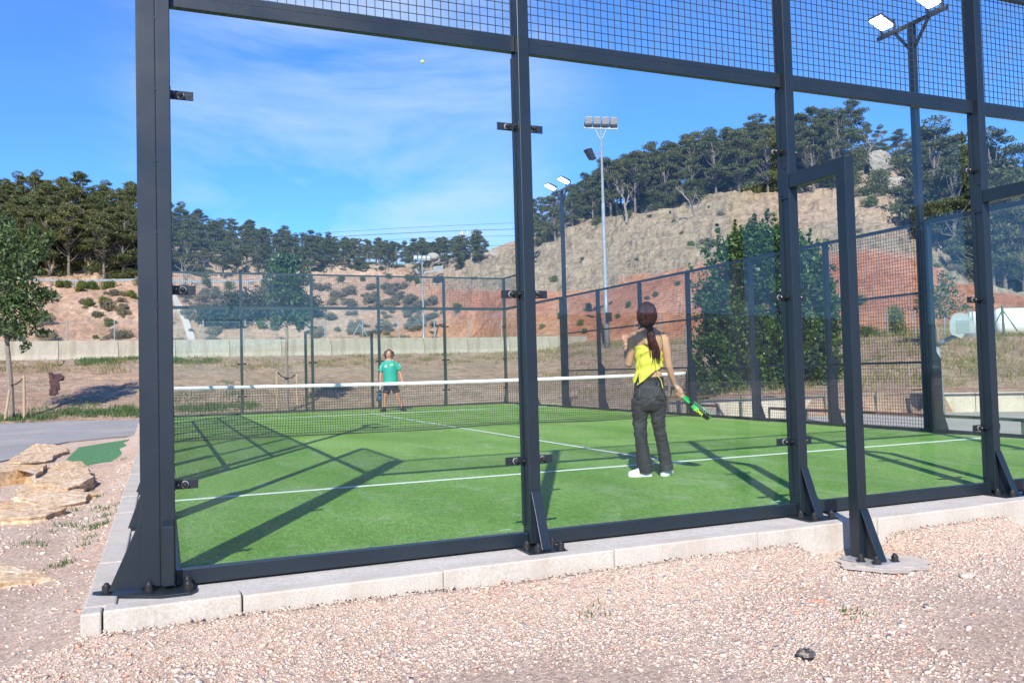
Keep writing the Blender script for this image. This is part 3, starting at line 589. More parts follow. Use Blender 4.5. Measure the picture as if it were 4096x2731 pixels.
# PART2
# ------------------------------------------------------------------ vegetation
def leafmesh(name, C_, size, asp=.45, up=0., droop=0., jit=.35, cup=True):
    n = len(C_); q = rng.normal(size=(n, 3)); q[:, 2] = q[:, 2]*(1-up)+np.abs(q[:, 2])*up+up; nrm = q/np.linalg.norm(q, axis=1)[:, None]
    t = rng.normal(size=(n, 3)); t[:, 2] -= droop; t -= nrm*(t*nrm).sum(1)[:, None]; t /= np.linalg.norm(t, axis=1)[:, None]; b = np.cross(nrm, t)
    s = size*(1+jit*rng.normal(size=n).clip(-1.6, 2))[:, None]
    V = np.stack([C_-t*s*.5, C_+b*s*asp*.5, C_+t*s*.5, C_-b*s*asp*.5], 1)
    return npmesh(name, V.reshape(-1, 3), np.arange(4*n).reshape(n, 4))
def blob(n, c, r, shell=.35):
    v = rng.normal(size=(n, 3)); v /= np.linalg.norm(v, axis=1)[:, None]; v *= (1-shell*rng.random(n))[:, None]; return np.asarray(c)+v*np.asarray(r)
def mkpine(k, dens=1., lo=.34, wide=1., hgt=8.):
    rnd = random.Random(k); tr = MB(); pts = []; bend = rnd.uniform(-.5, .5); b2 = rnd.uniform(-.4, .4)
    for i in range(6): t = i/5; pts.append((bend*t*t, b2*t*t, hgt*.9*t-.5*(i == 0)))
    tr.tube(pts, [.17, .14, .115, .09, .06, .025], 7); Cs = []
    for i in range(int(30*wide)):
        t = rnd.uniform(lo, .97); a = rnd.uniform(0, 6.28); prof = math.sin(min(1, (t-lo+.10)/(1-lo))*math.pi*.93)**.6
        rr = rnd.uniform(.25, 1.)*hgt*.25*wide*prof; c = (bend*t*t+rr*math.cos(a), b2*t*t+rr*math.sin(a), hgt*t*.98+rnd.uniform(-.2, .3))
        z0 = max(.2, t-rnd.uniform(.12, .25)); tr.tube([(bend*z0*z0, b2*z0*z0, hgt*z0*.9), (c[0]*.6, c[1]*.6, (hgt*z0*.9+c[2])/2-.1), c], [.05, .035, .012], 5)
        r0 = rnd.uniform(.38, .88)*(1.1-.35*t)*hgt/8; Cs.append(blob(int(300*dens*r0/.6), c, (r0*1.35, r0*1.35, r0*.55), .75))
    Cs.append(blob(int(420*dens), (bend, b2, hgt*.93), (.8, .8, .6)))
    C_ = np.concatenate(Cs); return tr.mesh('trunk'), leafmesh('crown', C_, .21, .32, up=.2)
def mkbush(n, r, leaf, asp, mat_jit=.3, k=0, blobs=7):
    rnd = random.Random(k); C_ = []
    for i in range(blobs):
        a = rnd.uniform(0, 6.28); q = rnd.uniform(0, .62); c = (r[0]*q*math.cos(a), r[1]*q*math.sin(a), r[2]*rnd.uniform(.25, .62)); f = rnd.uniform(.35, .55)
        C_.append(blob(n//blobs, c, (r[0]*f, r[1]*f, r[2]*f*.9), .5))
    C_ = np.concatenate(C_); C_[:, 2] = np.abs(C_[:, 2]); return C_
UG = [leafmesh('undergrowth_bush', mkbush(2200, (2.4, 2.2, 2.6), .3, .5, k=30+i, blobs=11), .24, .4) for i in range(2)]
pines = [mkpine(k, 1, lo, wd) for k, (lo, wd) in enumerate([(.22, 1), (.34, 1.15), (.28, .95), (.42, 1.2), (.16, 1.0), (.3, 1.3)])]
def tree_thing(name, meshes, mats, loc, s, rz, label, cat, group=None, sz=None):
    e = empty(name, loc, label, cat, group, rz); e.scale = (s, s, sz or s)
    for nm, me, mt in zip(('trunk', 'crown'), meshes, mats):
        o = bpy.data.objects.new(nm, me); col.objects.link(o); o.parent = e
        if not me.materials: me.materials.append(mt)
    return e
def spos(x, s): k = knots(np.array([math.atan2(*(at(x, 1)-CAM[:2]))]))[0]; i = int(min(s, 8)); d = k[i, 0]*(1-(s-i))+k[i+1, 0]*(s-i); p = at(x, d); return (p[0], p[1], hz(p))
rd = random.Random(3)
GL = ('pine tree in the dense wood on the hillside behind the left half of the court', 'pines of the left hillside wood')
GR = ('pine tree in the row along the crest of the pale rocky hill', 'pines along the crest of the rocky hill')
for s_, st in ((7.0, 74), (7.12, 78), (7.28, 72), (7.45, 72), (7.65, 70), (7.82, 66), (8.0, 62)):
    x = -230
    while x < 1860:
        x += st*rd.uniform(.7, 1.3); kk = rd.randrange(6)
        if x > 1500 and s_ < 7.15: continue
        p = spos(x, s_+rd.uniform(-.08, .08)); sc_ = rd.uniform(.78, 1.06)*float(np.interp(x, [500, 700, 900, 1300, 1600, 1860], [.97, .8, .64, .60, .52, .44]))
        if 240 < x < 330 or 640 < x < 740: sc_ *= 1.06
        tree_thing('pine_tree', pines[kk], (PBARK, PINE), (p[0], p[1], p[2]-.2), sc_, rd.uniform(0, 6.28), GL[0], 'tree', GL[1])
for s_, st in ((7.10, 105), (7.28, 78), (7.5, 68), (7.72, 62), (7.98, 58)):
    x = 2080
    while x < 4230:
        x += st*rd.uniform(.7, 1.35); kk = rd.randrange(6)
        if x < 2270 and s_ < 7.6: continue
        if 3405 < x < 3690 and s_ < 7.9: continue
        p = spos(x, s_+rd.uniform(-.1, .1)); sc_ = rd.uniform(.56, .78)*(.78 if x < 2400 else 1)*(.7 if 3450 < x < 3690 else 1)
        tree_thing('pine_tree', pines[kk], (PBARK, PINE), (p[0], p[1], p[2]-.25), sc_, rd.uniform(0, 6.28), GR[0], 'tree', GR[1])
GV = ('pine tree on the shaded slope above the white tanks', 'pines on the slope above the white tanks')
for s_ in (6.25, 6.5, 6.8, 7.05, 7.3):
    x = 3930+rd.uniform(-30, 30)
    while x < 4420:
        p = spos(x, s_+rd.uniform(-.08, .08)); tree_thing('pine_tree', pines[rd.randrange(6)], (PBARK, PINE), (p[0], p[1], p[2]-.25), rd.uniform(.55, .8), rd.uniform(0, 6.28), GV[0], 'tree', GV[1]); x += 62*rd.uniform(.7, 1.3)
def special(x, d, ytop, k, label, mat=PINE, wide=1., group=None, base=None):
    p = at(x, d); z = hz(p) if base is None else base; h = zat(x, ytop, d)-z
    return tree_thing('pine_tree', pines[k], (PBARK, mat), (p[0], p[1], z-.2), h/8.0*wide, rd.uniform(0, 6), label, 'tree', group, sz=h/8.0)
special(3760, 64, 445, 4, 'tall full pine seen through the glass beside the right floodlight pole', wide=1.15)
special(3840, 62, 560, 0, 'pine leaning into the edge of the glass right of the tallest pine')
special(4010, 66, 490, 5, 'broad pine standing above the white tanks at the right edge')
special(1222*1.742+2, 78, 850, 1, 'slim pine on the skyline just left of the second court post', wide=.8)
special(2235, 82, 770, 2, 'dark pine behind the twin-head floodlight on the skyline', PINE)
special(2160, 84, 850, 0, 'pine half hidden behind the second court post')
special(1690, 96, 965, 3, 'round topped pine left of the antenna mast')
special(1560, 100, 965, 1, 'pine above the left end of the red slope')
special(1845, 92, 972, 5, 'dark round tree just below the antenna mast', PINE2)
special(1985, 96, 985, 2, 'small tree alone on the skyline right of the antenna mast', PINE2)
for i in range(210):
    x = rd.uniform(-200, 1800); p = spos(x, rd.choice([rd.uniform(7.0, 7.15), rd.uniform(7.1, 7.6), rd.uniform(7.6, 8.05)])); k_ = pines[rd.randrange(6)]
    o = bpy.data.objects.new('undergrowth_bush', UG[i % 2]); col.objects.link(o); o.location = (p[0], p[1], p[2]-.3); q_ = rd.uniform(.5, .9)*(1 if x < 800 else .7 if x < 1300 else .5); o.scale = (q_, q_, q_*rd.uniform(.6, 1.)); o.rotation_euler = (0, 0, x)
    if not UG[i % 2].materials: UG[i % 2].materials.append(PINE)
    tag(o, 'dense low bush filling the gaps between the trunks of the left wood', 'bush', 'undergrowth of the left hillside wood')
# dark evergreen bushes below the road
def mkbush(n, r, leaf, asp, mat_jit=.3, k=0, blobs=7):
    rnd = random.Random(k); C_ = []
    for i in range(blobs):
        a = rnd.uniform(0, 6.28); q = rnd.uniform(0, .62); c = (r[0]*q*math.cos(a), r[1]*q*math.sin(a), r[2]*rnd.uniform(.25, .62)); f = rnd.uniform(.35, .55)
        C_.append(blob(n//blobs, c, (r[0]*f, r[1]*f, r[2]*f*.9), .5))
    C_ = np.concatenate(C_); C_[:, 2] = np.abs(C_[:, 2]); return C_
CB = MB(); CB.tube([(0, 0, -.3), (.1, 0, .8), (0, .1, 1.6)], [.12, .09, .05], 6); CB.tube([(0, 0, 0), (.7, 0, 1.4)], [.08, .03], 5); CB.tube([(0, 0, 0), (-.6, .3, 1.3)], [.08, .03], 5); cbt = CB.mesh('trunk')
bushmesh = [leafmesh('crown', mkbush(2600, (2.8, 2.6, 2.9), .3, .5, k=i, blobs=12), .26, .5) for i in range(2)]
for x, d, s, lb in ((880, 82, .95, 'left'), (985, 84, 1.2, 'middle'), (1110, 84, 1.0, 'next'), (1235, 84, .95, 'right')):
    p = at(x, d); z = hz(p)
    tree_thing('evergreen_bush', (cbt, bushmesh[x % 2]), (BARK, PINE2), (p[0], p[1], z-.3), s, x, {'left': 'dark evergreen bush at the left end of the clump below the cables', 'middle': 'tallest dark evergreen bush left of the young tree below the cables', 'next': 'dark evergreen bush directly behind the young tree beyond the far wall', 'right': 'dark evergreen bush at the right end of the clump below the cables'}[lb], 'bush')
# shrubs
shr = [leafmesh('shrub', mkbush(900, (.75, .75, .75), .2, .2, k=10+i, blobs=6), .20, .16, up=.2) for i in range(3)]
shg = [leafmesh('shrub', mkbush(1300, (.7, .7, 1.0), .2, .2, k=20+i, blobs=6), .18, .2, up=.2) for i in range(2)]
def shrub(me, mat, p, s, label, group, name='shrub', sz=None):
    o = bpy.data.objects.new(name, me); col.objects.link(o); o.location = p; o.rotation_euler = (0, 0, rd.uniform(0, 6.28)); o.scale = (s, s, sz or s*rd.uniform(.8, 1.1))
    if not me.materials: me.materials.append(mat)
    return tag(o, label, 'shrub', group)
for i in range(470):
    x = rd.uniform(-60, 1780); s_ = rd.choice([rd.uniform(5.2, 6.0), rd.uniform(5.45, 5.9), rd.uniform(5.6, 5.98)]); s_ = s_ if x < 1400 else rd.uniform(5.0, 5.9)
    if fbm(np.array([[x/90, s_*3, 0]]), 2, 77)[0] < -.12: continue
    p = spos(x, s_); shrub(shr[i % 3], SHRUB, (p[0], p[1], p[2]-.1), rd.uniform(.4, 1.55), 'grey dried-out shrub on the sandy slope below the road', 'dry grey shrubs on the slope below the road', 'dry_shrub')
for i in range(46):
    x = rd.uniform(-60, 1750); p = spos(x, rd.choice([6.0, 6.02, rd.uniform(5.3, 6.05)])); shrub(shg[i % 2], SHRUBG, (p[0], p[1], p[2]-.1), rd.uniform(.5, 1.2), 'green shrub growing among the dry ones on the sandy slope below the road', 'green shrubs on the slope below the road', 'green_shrub')
for i in range(95):
    x = rd.uniform(1900, 4100); s_ = rd.uniform(6.15, 7.3)
    if x < 2250 and s_ > 6.9: continue
    p = spos(x, s_); shrub((shr+shg)[i % 5], [SHRUB, SHRUB, SHRUB, SHRUBG, SHRUBG][i % 5], (p[0], p[1], p[2]-.1), rd.uniform(.3, .95)*(1.2 if x > 3300 else .8), 'small shrub rooted on the pale rocky hill', 'shrubs on the pale rocky hill', 'rock_shrub')
for i in range(170):
    x = rd.uniform(2180, 4150); p = spos(x, rd.uniform(7.05, 8.0)); shrub(UG[i % 2], PINE, (p[0], p[1], p[2]-.3), rd.uniform(.35, .75), 'low bush beneath the pines on the hill crest', 'underbrush beneath the crest pines', 'undergrowth_bush')
GS = [(1840, 1255, .9), (1835, 1230, .7), (1475+260, 1290, .6), (905, 1305, 1.35), (2255, 1265, .7), (2360, 1235, .7), (2520, 1225, .5), (2600, 1192, .45), (2632, 1185, .45), (2480, 1270, .45), (2325, 1300, .5), (2345, 1325, .5), (2720, 1140, .4), (2170, 1310, .5), (3440, 1240, .8), (3380, 1320, .7)]
for i, (x, y, s) in enumerate(GS):
    for d in np.arange(46, 96, .5):
        p = at(x, d)
        if zat(x, y+10, d) < hz(p): break
    shrub(shg[i % 2], SHRUBG, (p[0], p[1], hz(p)-.1), s, 'green shrub clinging to the bare red clay slope', 'green shrubs on the red clay slope', 'clay_slope_shrub')
def conifer(x, d, y0, y1, label, wpx=None, me=None, mat=SHRUBG):
    p = at(x, d); z = hz(p); h = (y0-y1)*d/FPX*1.05
    o = shrub(me or shg[0], mat, (p[0], p[1], z-.1), (wpx or (y0-y1)*.6)*d/FPX/1.5, label, None, 'conifer_shrub', h/1.4)
conifer(360, 49, 1340, 1250, 'bright green low shrub between two fence posts above the barrier row')
conifer(185, 48.5, 1360, 1300, 'yellowish green shrub behind the barriers next to the young tree trunk')
conifer(785, 51, 1310, 1240, 'round green shrub beside the pale drain chute'); conifer(900, 51, 1350, 1268, 'pointed green shrub above the barrier row left of the far glass post')
conifer(3600, 35, 1370, 1205, 'light green upright conifer shrub beside the wire mesh gate post', 105); conifer(3480, 36, 1400, 1330, 'yellow green low shrub right of the tall brace frame', 120)
# bare pale trees
def dead(x, d, h, label, seed):
    rnd = random.Random(seed); b = MB()
    def br(p, v, l, r, k):
        q = [p]
        for i in range(3): v = (v+Vector((rnd.uniform(-.28, .28), rnd.uniform(-.28, .28), rnd.uniform(-.05, .22)))).normalized(); q.append(q[-1]+v*l/3)
        b.tube(q, [r, r*.85, r*.7, r*.5], 5)
        if k:
            for i in range(3): br(q[rnd.choice([1, 2, 3])], (v+Vector((rnd.uniform(-1, 1), rnd.uniform(-1, 1), rnd.uniform(-.1, .5)))).normalized(), l*.62, r*.5, k-1)
    p = at(x, d); br(Vector((p[0], p[1], hz(p)-.1)), Vector((rnd.uniform(-.2, .2), 0, 1)), h*.5, .14, 3); tag(b.build('bare_tree', simple('bleached_bark', (.24, .21, .18), (.17, .15, .13), .9, 8)), label, 'dead tree')
dead(2800, 70, 3.2, 'bleached leafless tree on the rocky hill left of the third court post', 4); dead(740, 98, 5, 'bare white trunk standing between the forest and the road on the left', 8)
dead(2525, 77, 4.5, 'forked pale trunk among the crest pines above the woman', 12); dead(3490, 84, 3.5, 'twisted bare tree near the boulder on the ridge', 2)
# poplar thicket beyond the side fence
P0 = at(3060, 24.5); pz = hz(P0); ex0 = np.array([_r0[0], _r0[1]])
C_ = []
def pp(x, y, a=0):
    k = at(x, 24.5+a); return (k[0], k[1], zat(x, y, 24.5+a))
for k in range(640):
    y = rd.uniform(930, 1600); hw = float(np.interp(y, [930, 1010, 1150, 1350, 1480, 1600], [115, 190, 265, 292, 295, 262])); cx_ = float(np.interp(y, [930, 1150, 1560], [3090, 3078, 3065])); u_ = rd.uniform(-1, 1)
    x = cx_+u_*hw; r_ = rd.uniform(20, 60)*(1-.35*abs(u_)); dp = rd.uniform(-1.1, 1.1)*(1-u_*u_*.6)
    C_.append(blob(int(r_*r_/9)+14, pp(x, y, dp), (r_*.0073, r_*.0073, r_*.0085), .75))
for x, y in ((2890, 900), (2960, 880), (3040, 860), (3090, 840), (3150, 890), (3260, 920), (3290, 960), (3010, 900), (3120, 860), (2845, 960), (3070, 880), (3220, 960)):
    for k in range(9): C_.append(blob(12, pp(x+rd.uniform(-3, 3), y+k*16), (.05+.018*k,)*3, .8))
for k in range(90): C_.append(blob(16, pp(rd.choice([rd.uniform(2770, 2870), rd.uniform(3250, 3360)]), rd.uniform(960, 1500)), (.2, .2, .16), .9))
C_ = np.concatenate(C_)
e = empty('poplar_tree', (P0[0], P0[1], pz), 'bushy poplar with glossy leaves down to the ground beyond the side fence', 'tree')
link('crown', leafmesh('crown', C_, .088, .85, droop=.6), POPL, e)
b = MB()
for i in range(9):
    a = pp(3060+rd.uniform(-70, 70), 1590, rd.uniform(-.3, .3)); q = pp(3060+rd.uniform(-190, 190), rd.uniform(900, 1100), rd.uniform(-.5, .5)); m = [(a[j]*.45+q[j]*.55)+(.1 if j < 2 else 0) for j in range(3)]; b.tube([a, m, q], [.06, .04, .012], 6)
b.build('trunk', BARK, e)
# thin shrub-tree left of the hoop
def youngtree(x, d, ybase, blobs, leaf, n, trunk, label, mat, r=.06, base=None, asp=.42, name='young_tree', upb=0):
    p = at(x, d); z = (hz(p) if base is None else base); e = empty(name, (p[0], p[1], z), label, 'tree'); C_ = []; b = MB(); k_ = d/FPX
    P_ = lambda xx, yy, a=0: Vector((*at(xx, d+a), zat(xx, yy, d+a)))
    tp = [Vector((p[0], p[1], z-.1))]+[P_(*t) for t in trunk]; b.tube(tp, [r*(1-.13*i) for i in range(len(tp))], 9)
    top = tp[-1]
    for bx, by, rx, ry, w in blobs:
        c = P_(bx, by, rd.uniform(-.5, .5)*rx*k_); C_.append(blob(int(n*w), c, (rx*k_, rx*k_, ry*k_), .7))
        b.tube([top*.8+tp[-2]*.2, (top+c)/2+Vector((0, 0, .1)), c], [r*.45, r*.25, r*.08], 5)
    b.build('trunk', BARK, e); link('crown', leafmesh('crown', np.concatenate(C_), leaf, asp, droop=.8), mat, e); return e
# tree at the left edge with stakes
B1 = [(20, 960, 65, 55, .7), (-40, 1050, 100, 90, 1.), (60, 1060, 90, 80, 1.2), (10, 1150, 110, 90, 1.5), (120, 1180, 75, 60, 1), (190, 1185, 45, 25, .5), (60, 1240, 100, 70, 1.4), (-60, 1200, 100, 100, 1.3), (40, 1320, 90, 40, .9), (140, 1260, 50, 40, .5), (150, 1000, 45, 50, .5), (130, 930, 25, 35, .25), (195, 950, 18, 35, .2), (160, 1330, 40, 20, .15), (100, 1385, 18, 25, .12), (20, 900, 40, 40, .4), (-90, 960, 80, 80, .9)]
T1 = youngtree(45, 31.6, 1668, B1, .15, 560, [(42, 1560), (35, 1450), (28, 1360), (20, 1290), (15, 1180)], 'young broadleaf tree between wooden stakes at the left edge', LEAF, .11, base=-.2)
B2 = [(1140, 1050, 60, 45, 1), (1110, 1110, 60, 50, 1.1), (1190, 1110, 62, 50, 1.1), (1150, 1180, 75, 60, 1.4), (1200, 1190, 45, 50, .8), (1100, 1200, 35, 50, .6), (1150, 1260, 70, 45, 1.1), (1200, 1280, 45, 35, .5), (1110, 1290, 30, 30, .3), (1180, 1050, 45, 35, .5), (1235, 1250, 25, 40, .2), (1090, 1060, 25, 35, .3), (1205, 1310, 14, 18, .1)]
T2 = youngtree(1145, 30.5, 1650, B2, .145, 560, [(1145, 1560), (1146, 1450), (1150, 1350), (1150, 1290), (1150, 1180)], 'young staked tree with narrow crown behind the far glass wall', LEAF, .085, base=-.2)
B3 = [(3790, 1120, 30, 40, .5), (3770, 1170, 40, 40, .6), (3820, 1180, 45, 40, .6), (3740, 1200, 45, 30, .5), (3800, 1230, 60, 35, .7), (3700, 1195, 30, 25, .3), (3860, 1230, 35, 14, .25), (3690, 1235, 45, 14, .3), (3770, 1260, 60, 25, .5), (3830, 1130, 20, 50, .25)]
youngtree(3760, 30, 1330, B3, .10, 330, [(3755, 1310), (3735, 1290), (3748, 1260), (3765, 1220)], 'thin leafed small tree on the slope behind the basketball hoop', LEAF, .05)
def stake(x, y0, y1, d, lean, label, g):
    p = at(x, d); b = MB(); z1 = zat(x, y1, d); b.tube([(p[0]+lean, p[1], -.25), (p[0], p[1], z1)], [.045, .042], 10); o = b.build('tree_stake', WOOD); return tag(o, label, 'stake', g), Vector((p[0], p[1], z1))
def strap(a, q, label):
    b = MB(); b.tube([a, (a+q)/2-Vector((0, 0, .06)), q], [.02]*3, 6); tag(b.build('tie_strap', BLACK), label, 'strap')
o, a = stake(96, 1665, 1500, 31.3, 0, 'upright pale wooden stake just right of the left tree trunk', None); strap(a-Vector((0, 0, .08)), Vector((*at(43, 31.5), a.z-.32)), 'tie strap joining the left tree to its upright stake')
stake(38, 1668, 1560, 31.2, -.15, 'slanting wooden stake leaning on the left tree trunk', None)
o, a = stake(1107, 1650, 1484, 30.2, 0, 'dark stake left of the slender tree trunk behind the far wall', None); q = Vector((*at(1145, 30.4), a.z-.25)); strap(a, q, 'tie strap from the left stake to the slender tree trunk')
o, a = stake(1187, 1650, 1494, 30.2, 0, 'stake right of the slender tree trunk behind the far wall', None); strap(a, q, 'tie strap from the right stake to the slender tree trunk')
# grass and weeds
def blades(name, P, h, wd, mat, label, cat):
    n = len(P); a = rng.random(n)*6.28; l = rng.normal(size=(n, 2))*.35; hh = h*(.5+rng.random(n)); wx = np.stack([np.cos(a), np.sin(a), a*0], 1)*wd*.5
    tip = P+np.stack([l[:, 0]*hh, l[:, 1]*hh, hh], 1); V = np.stack([P-wx, P+wx, tip], 1)
    return tag(link(name, npmesh(name, V.reshape(-1, 3), np.arange(3*n).reshape(n, 3)), mat), label, cat, kind='stuff')
def clump(cs, per, r, zf):
    C_ = np.repeat(np.asarray(cs, float), per, 0)+rng.normal(size=(len(cs)*per, 2))*r; return np.column_stack([C_, zf(C_)])
zfn = lambda C_: H(C_[:, 0], C_[:, 1])[0]
cs = [spos(rd.uniform(-100, 2700), rd.uniform(2.65, 2.98))[:2] for i in range(150)]
blades('dry_grass', clump(cs, 36, .28, zfn), .16, .03, DRYG, 'dry yellowish grass along the top of the sandy bank', 'grass')
cs = [spos(rd.uniform(320, 860), rd.uniform(2.82, 3.0))[:2] for i in range(70)]+[spos(rd.uniform(-80, 560), rd.uniform(1.2, 2.1))[:2] for i in range(60)]+[spos(rd.uniform(700, 1000), rd.uniform(1.4, 2.4))[:2] for i in range(40)]
blades('green_grass', clump(cs, 45, .22, zfn), .14, .03, GRN, 'green weedy grass on the bank below the concrete barriers', 'grass')
cs = [spos(rd.uniform(2150, 4200), rd.uniform(1.2, 4.9))[:2] for i in range(420)]
blades('slope_grass', clump(cs, 30, .3, zfn), .18, .03, DRYG, 'sparse dry grass on the slope behind the side fence', 'grass')
def gf(C_): return gz(C_[:, 0], C_[:, 1])
cs = []
for x_, y_ in ((720, 830), (640, 770), (500, 1030), (560, 1045), (600, 1080), (780, 960), (760, 1010), (700, 1080), (740, 1090), (660, 1180), (620, 1235), (330, 1190), (430, 1340), (450, 1345), (480, 1350), (370, 1080), (340, 950), (840, 950), (700, 930), (560, 915), (800, 1020), (640, 585), (900, 560), (250, 1170), (180, 1170), (690, 1105), (790, 1085), (440, 1025)):
    q = on(2, -.24, x_/1.844, 1550+y_/1.844); cs.append((q[0], q[1]))
q = on(2, -.24, 2365, 2465); cs += [(q[0], q[1])]; q = on(2, -.24, 3415, 2475); cs += [(q[0], q[1])]
blades('weeds', clump(cs, 20, .045, gf), .035, .009, GRN, 'small green weeds sprouting from the gravel beside the kerb', 'weeds')
# ------------------------------------------------------------------ gravel stones
GST, n, l, p = NM('gravel_stone'); p.inputs['Roughness'].default_value = .85
g = n.new('ShaderNodeNewGeometry')
r = ramp(n, l, g.outputs['Random Per Island'], [(0, (.56, .43, .34)), (.25, (.49, .41, .345)), (.38, (.58, .47, .38)), (.54, (.42, .37, .33)), (.62, (.58, .42, .325)), (.78, (.53, .45, .38)), (.89, (.50, .27, .19)), (.935, (.60, .54, .47)), (.975, (.28, .265, .26)), (1, (.62, .56, .5))])
r.color_ramp.interpolation = 'CONSTANT'
t = noise(n, l, 90, 4, .7); l.new(mixc(n, l, 1, r.outputs[0], ramp(n, l, t.outputs[0], [(.3, (.78,)*3), (.7, (1.15,)*3)]).outputs[0], 'MULTIPLY'), p.inputs['Base Color']); bump(n, l, p, t.outputs[0], .5, .003)
def stones(name, P, size, label):
    n = len(P); cube = np.array([(x, y, z) for x in (-1, 1) for y in (-1, 1) for z in (-1, 1)], float)
    V = cube[None]*(.62+.42*rng.random((n, 8, 1)))+rng.normal(size=(n, 8, 3))*.17
    V *= np.stack([.75+.6*rng.random(n), .6+.5*rng.random(n), .35+.35*rng.random(n)], 1)[:, None]
    a = rng.random(n)*6.28; tl = rng.normal(size=(n, 2))*.25; c, s = np.cos(a), np.sin(a)
    X = V[..., 0]*c[:, None]-V[..., 1]*s[:, None]; Y = V[..., 0]*s[:, None]+V[..., 1]*c[:, None]; Z = V[..., 2]+X*tl[:, :1]+Y*tl[:, 1:]
    V = np.stack([X, Y, Z], -1)*size[:, None, None]+P[:, None]
    Fq = np.array([(0,1,3,2),(4,6,7,5),(0,4,5,1),(2,3,7,6),(0,2,6,4),(1,5,7,3)]); F = (Fq[None]+8*np.arange(n)[:, None, None]).reshape(-1, 4)
    return tag(link(name, npmesh(name, V.reshape(-1, 3), F), GST), label, 'gravel', kind='stuff')
n = 190000; X = rng.uniform(-2.2, 8.3, n*2); Y = rng.uniform(-4.1, -.43, n*2)
rel = np.stack([X-CAM[0], Y-CAM[1]], 1); dep = rel[:, 0]*_f[0]+rel[:, 1]*_f[1]; lat = rel[:, 0]*_r0[0]+rel[:, 1]*_r0[1]
dens = np.clip(.40+1.5*fbm(np.stack([X*.8, Y*1.1, X*0], 1), 3, 50)+.30*np.clip((Y+2.2)/1.2, -1, 1)-.22*np.clip((X-4.5)/2, 0, 1) , .06, 1)
ok = ((np.hypot(X-4.05, (Y+.72)*1.1) > .24) | (rng.random(n*2) < .05)) & (dep > 2.9) & (np.abs(lat/dep) < .66) & (rng.random(n*2) < dens); X = X[ok][:n]; Y = Y[ok][:n]
sz = np.exp(rng.normal(size=len(X))*.5)*.0031; sz = np.minimum(sz, .015); stones('gravel_stones', np.column_stack([X, Y, gz(X, Y)+sz*.25]), sz, 'mixed grey pink and brick red gravel in front of the court')
n = 15000; X = rng.uniform(-4.5, -.42, n); Y = rng.uniform(-2, 9, n); sz = np.exp(rng.normal(size=n)*.5)*.005; stones('side_gravel_stones', np.column_stack([X, Y, gz(X, Y)+sz*.2]), sz, 'loose gravel on the sandy strip left of the kerb')
# separate lumps on the gravel
def rock(name, x, y, s, mat, label, cat, squash=.6, seed=0, n=3):
    rr = random.Random(seed); b = MB(); b.ell((0, 0, 0), (s, s*.8, s*squash), 14, 10); V = np.concatenate(b.v); V *= (1+.25*fbm(V/s*1.3+seed, 3, seed))[:, None]; V += (x, y, float(gz([[x]], [[y]])[0, 0])+s*squash*.35); b.v = [V]; return tag(b.build(name, mat), label, cat)
q = on(2, -.235, 3225, 2645)
e = empty('sprinkler_cap', (q[0], q[1], -.235), 'dusty black plastic sprinkler cap lying on the gravel', 'plastic cap')
b = MB(); b.tube([(q[0], q[1], -.24), (q[0], q[1], -.205)], [.032, .034], 22); b.build('cap_body', BLACK, e, smooth=False)
b = MB(); b.tube([(q[0], q[1], -.205), (q[0], q[1], -.198), (q[0], q[1], -.188)], [.041, .041, .030], 24)
for k in range(4): a = k*math.pi/4+.3; b.bar((q[0]-math.cos(a)*.026, q[1]-math.sin(a)*.026, -.186), (q[0]+math.cos(a)*.026, q[1]+math.sin(a)*.026, -.186), .006, .006)
b.build('cap_lid', simple('dusty_black', (.05, .05, .055), (.24, .20, .16), .7, 60, lo=.5, hi=.6), e)
q = on(2, -.235, 3840, 2305); rock('concrete_lump', q[0], q[1]-.05, .05, PAD, 'grey crumbled concrete lump near the right brace foot', 'rubble', .35, 3)
q = on(2, -.235, 2130, 2370)
q = on(2, -.235, 3270, 2420)
b = MB(); b.prism([(q[0]-.05, q[1]+.01, -.235), (q[0]+.05, q[1]-.03, -.235), (q[0]+.055, q[1]-.012, -.225), (q[0]-.04, q[1]+.03, -.225)], (0, 0, .014)); tag(b.build('brick_shard', simple('fired_clay', (.50, .22, .14), (.42, .17, .10), .85, 30)), 'long reddish brick shard lying in the gravel', 'brick shard')
# concrete footing below the brace leg
for x in (4.008, 5.93):
    b = MB(); R0 = [(x+.05+(.29+.03*math.sin(k*1.7))*math.cos(k*math.pi/12), -.72+(.25+.03*math.sin(k*2.3+1))*math.sin(k*math.pi/12), -.2245) for k in range(24)]; b.prism(R0, (0, 0, .003)); b.prism([(a*.72+(x+.05)*.28, c*.72-.72*.28, -.2213) for a, c, d in R0], (0, 0, .003)); tag(b.build('footing', PAD), kind='structure')
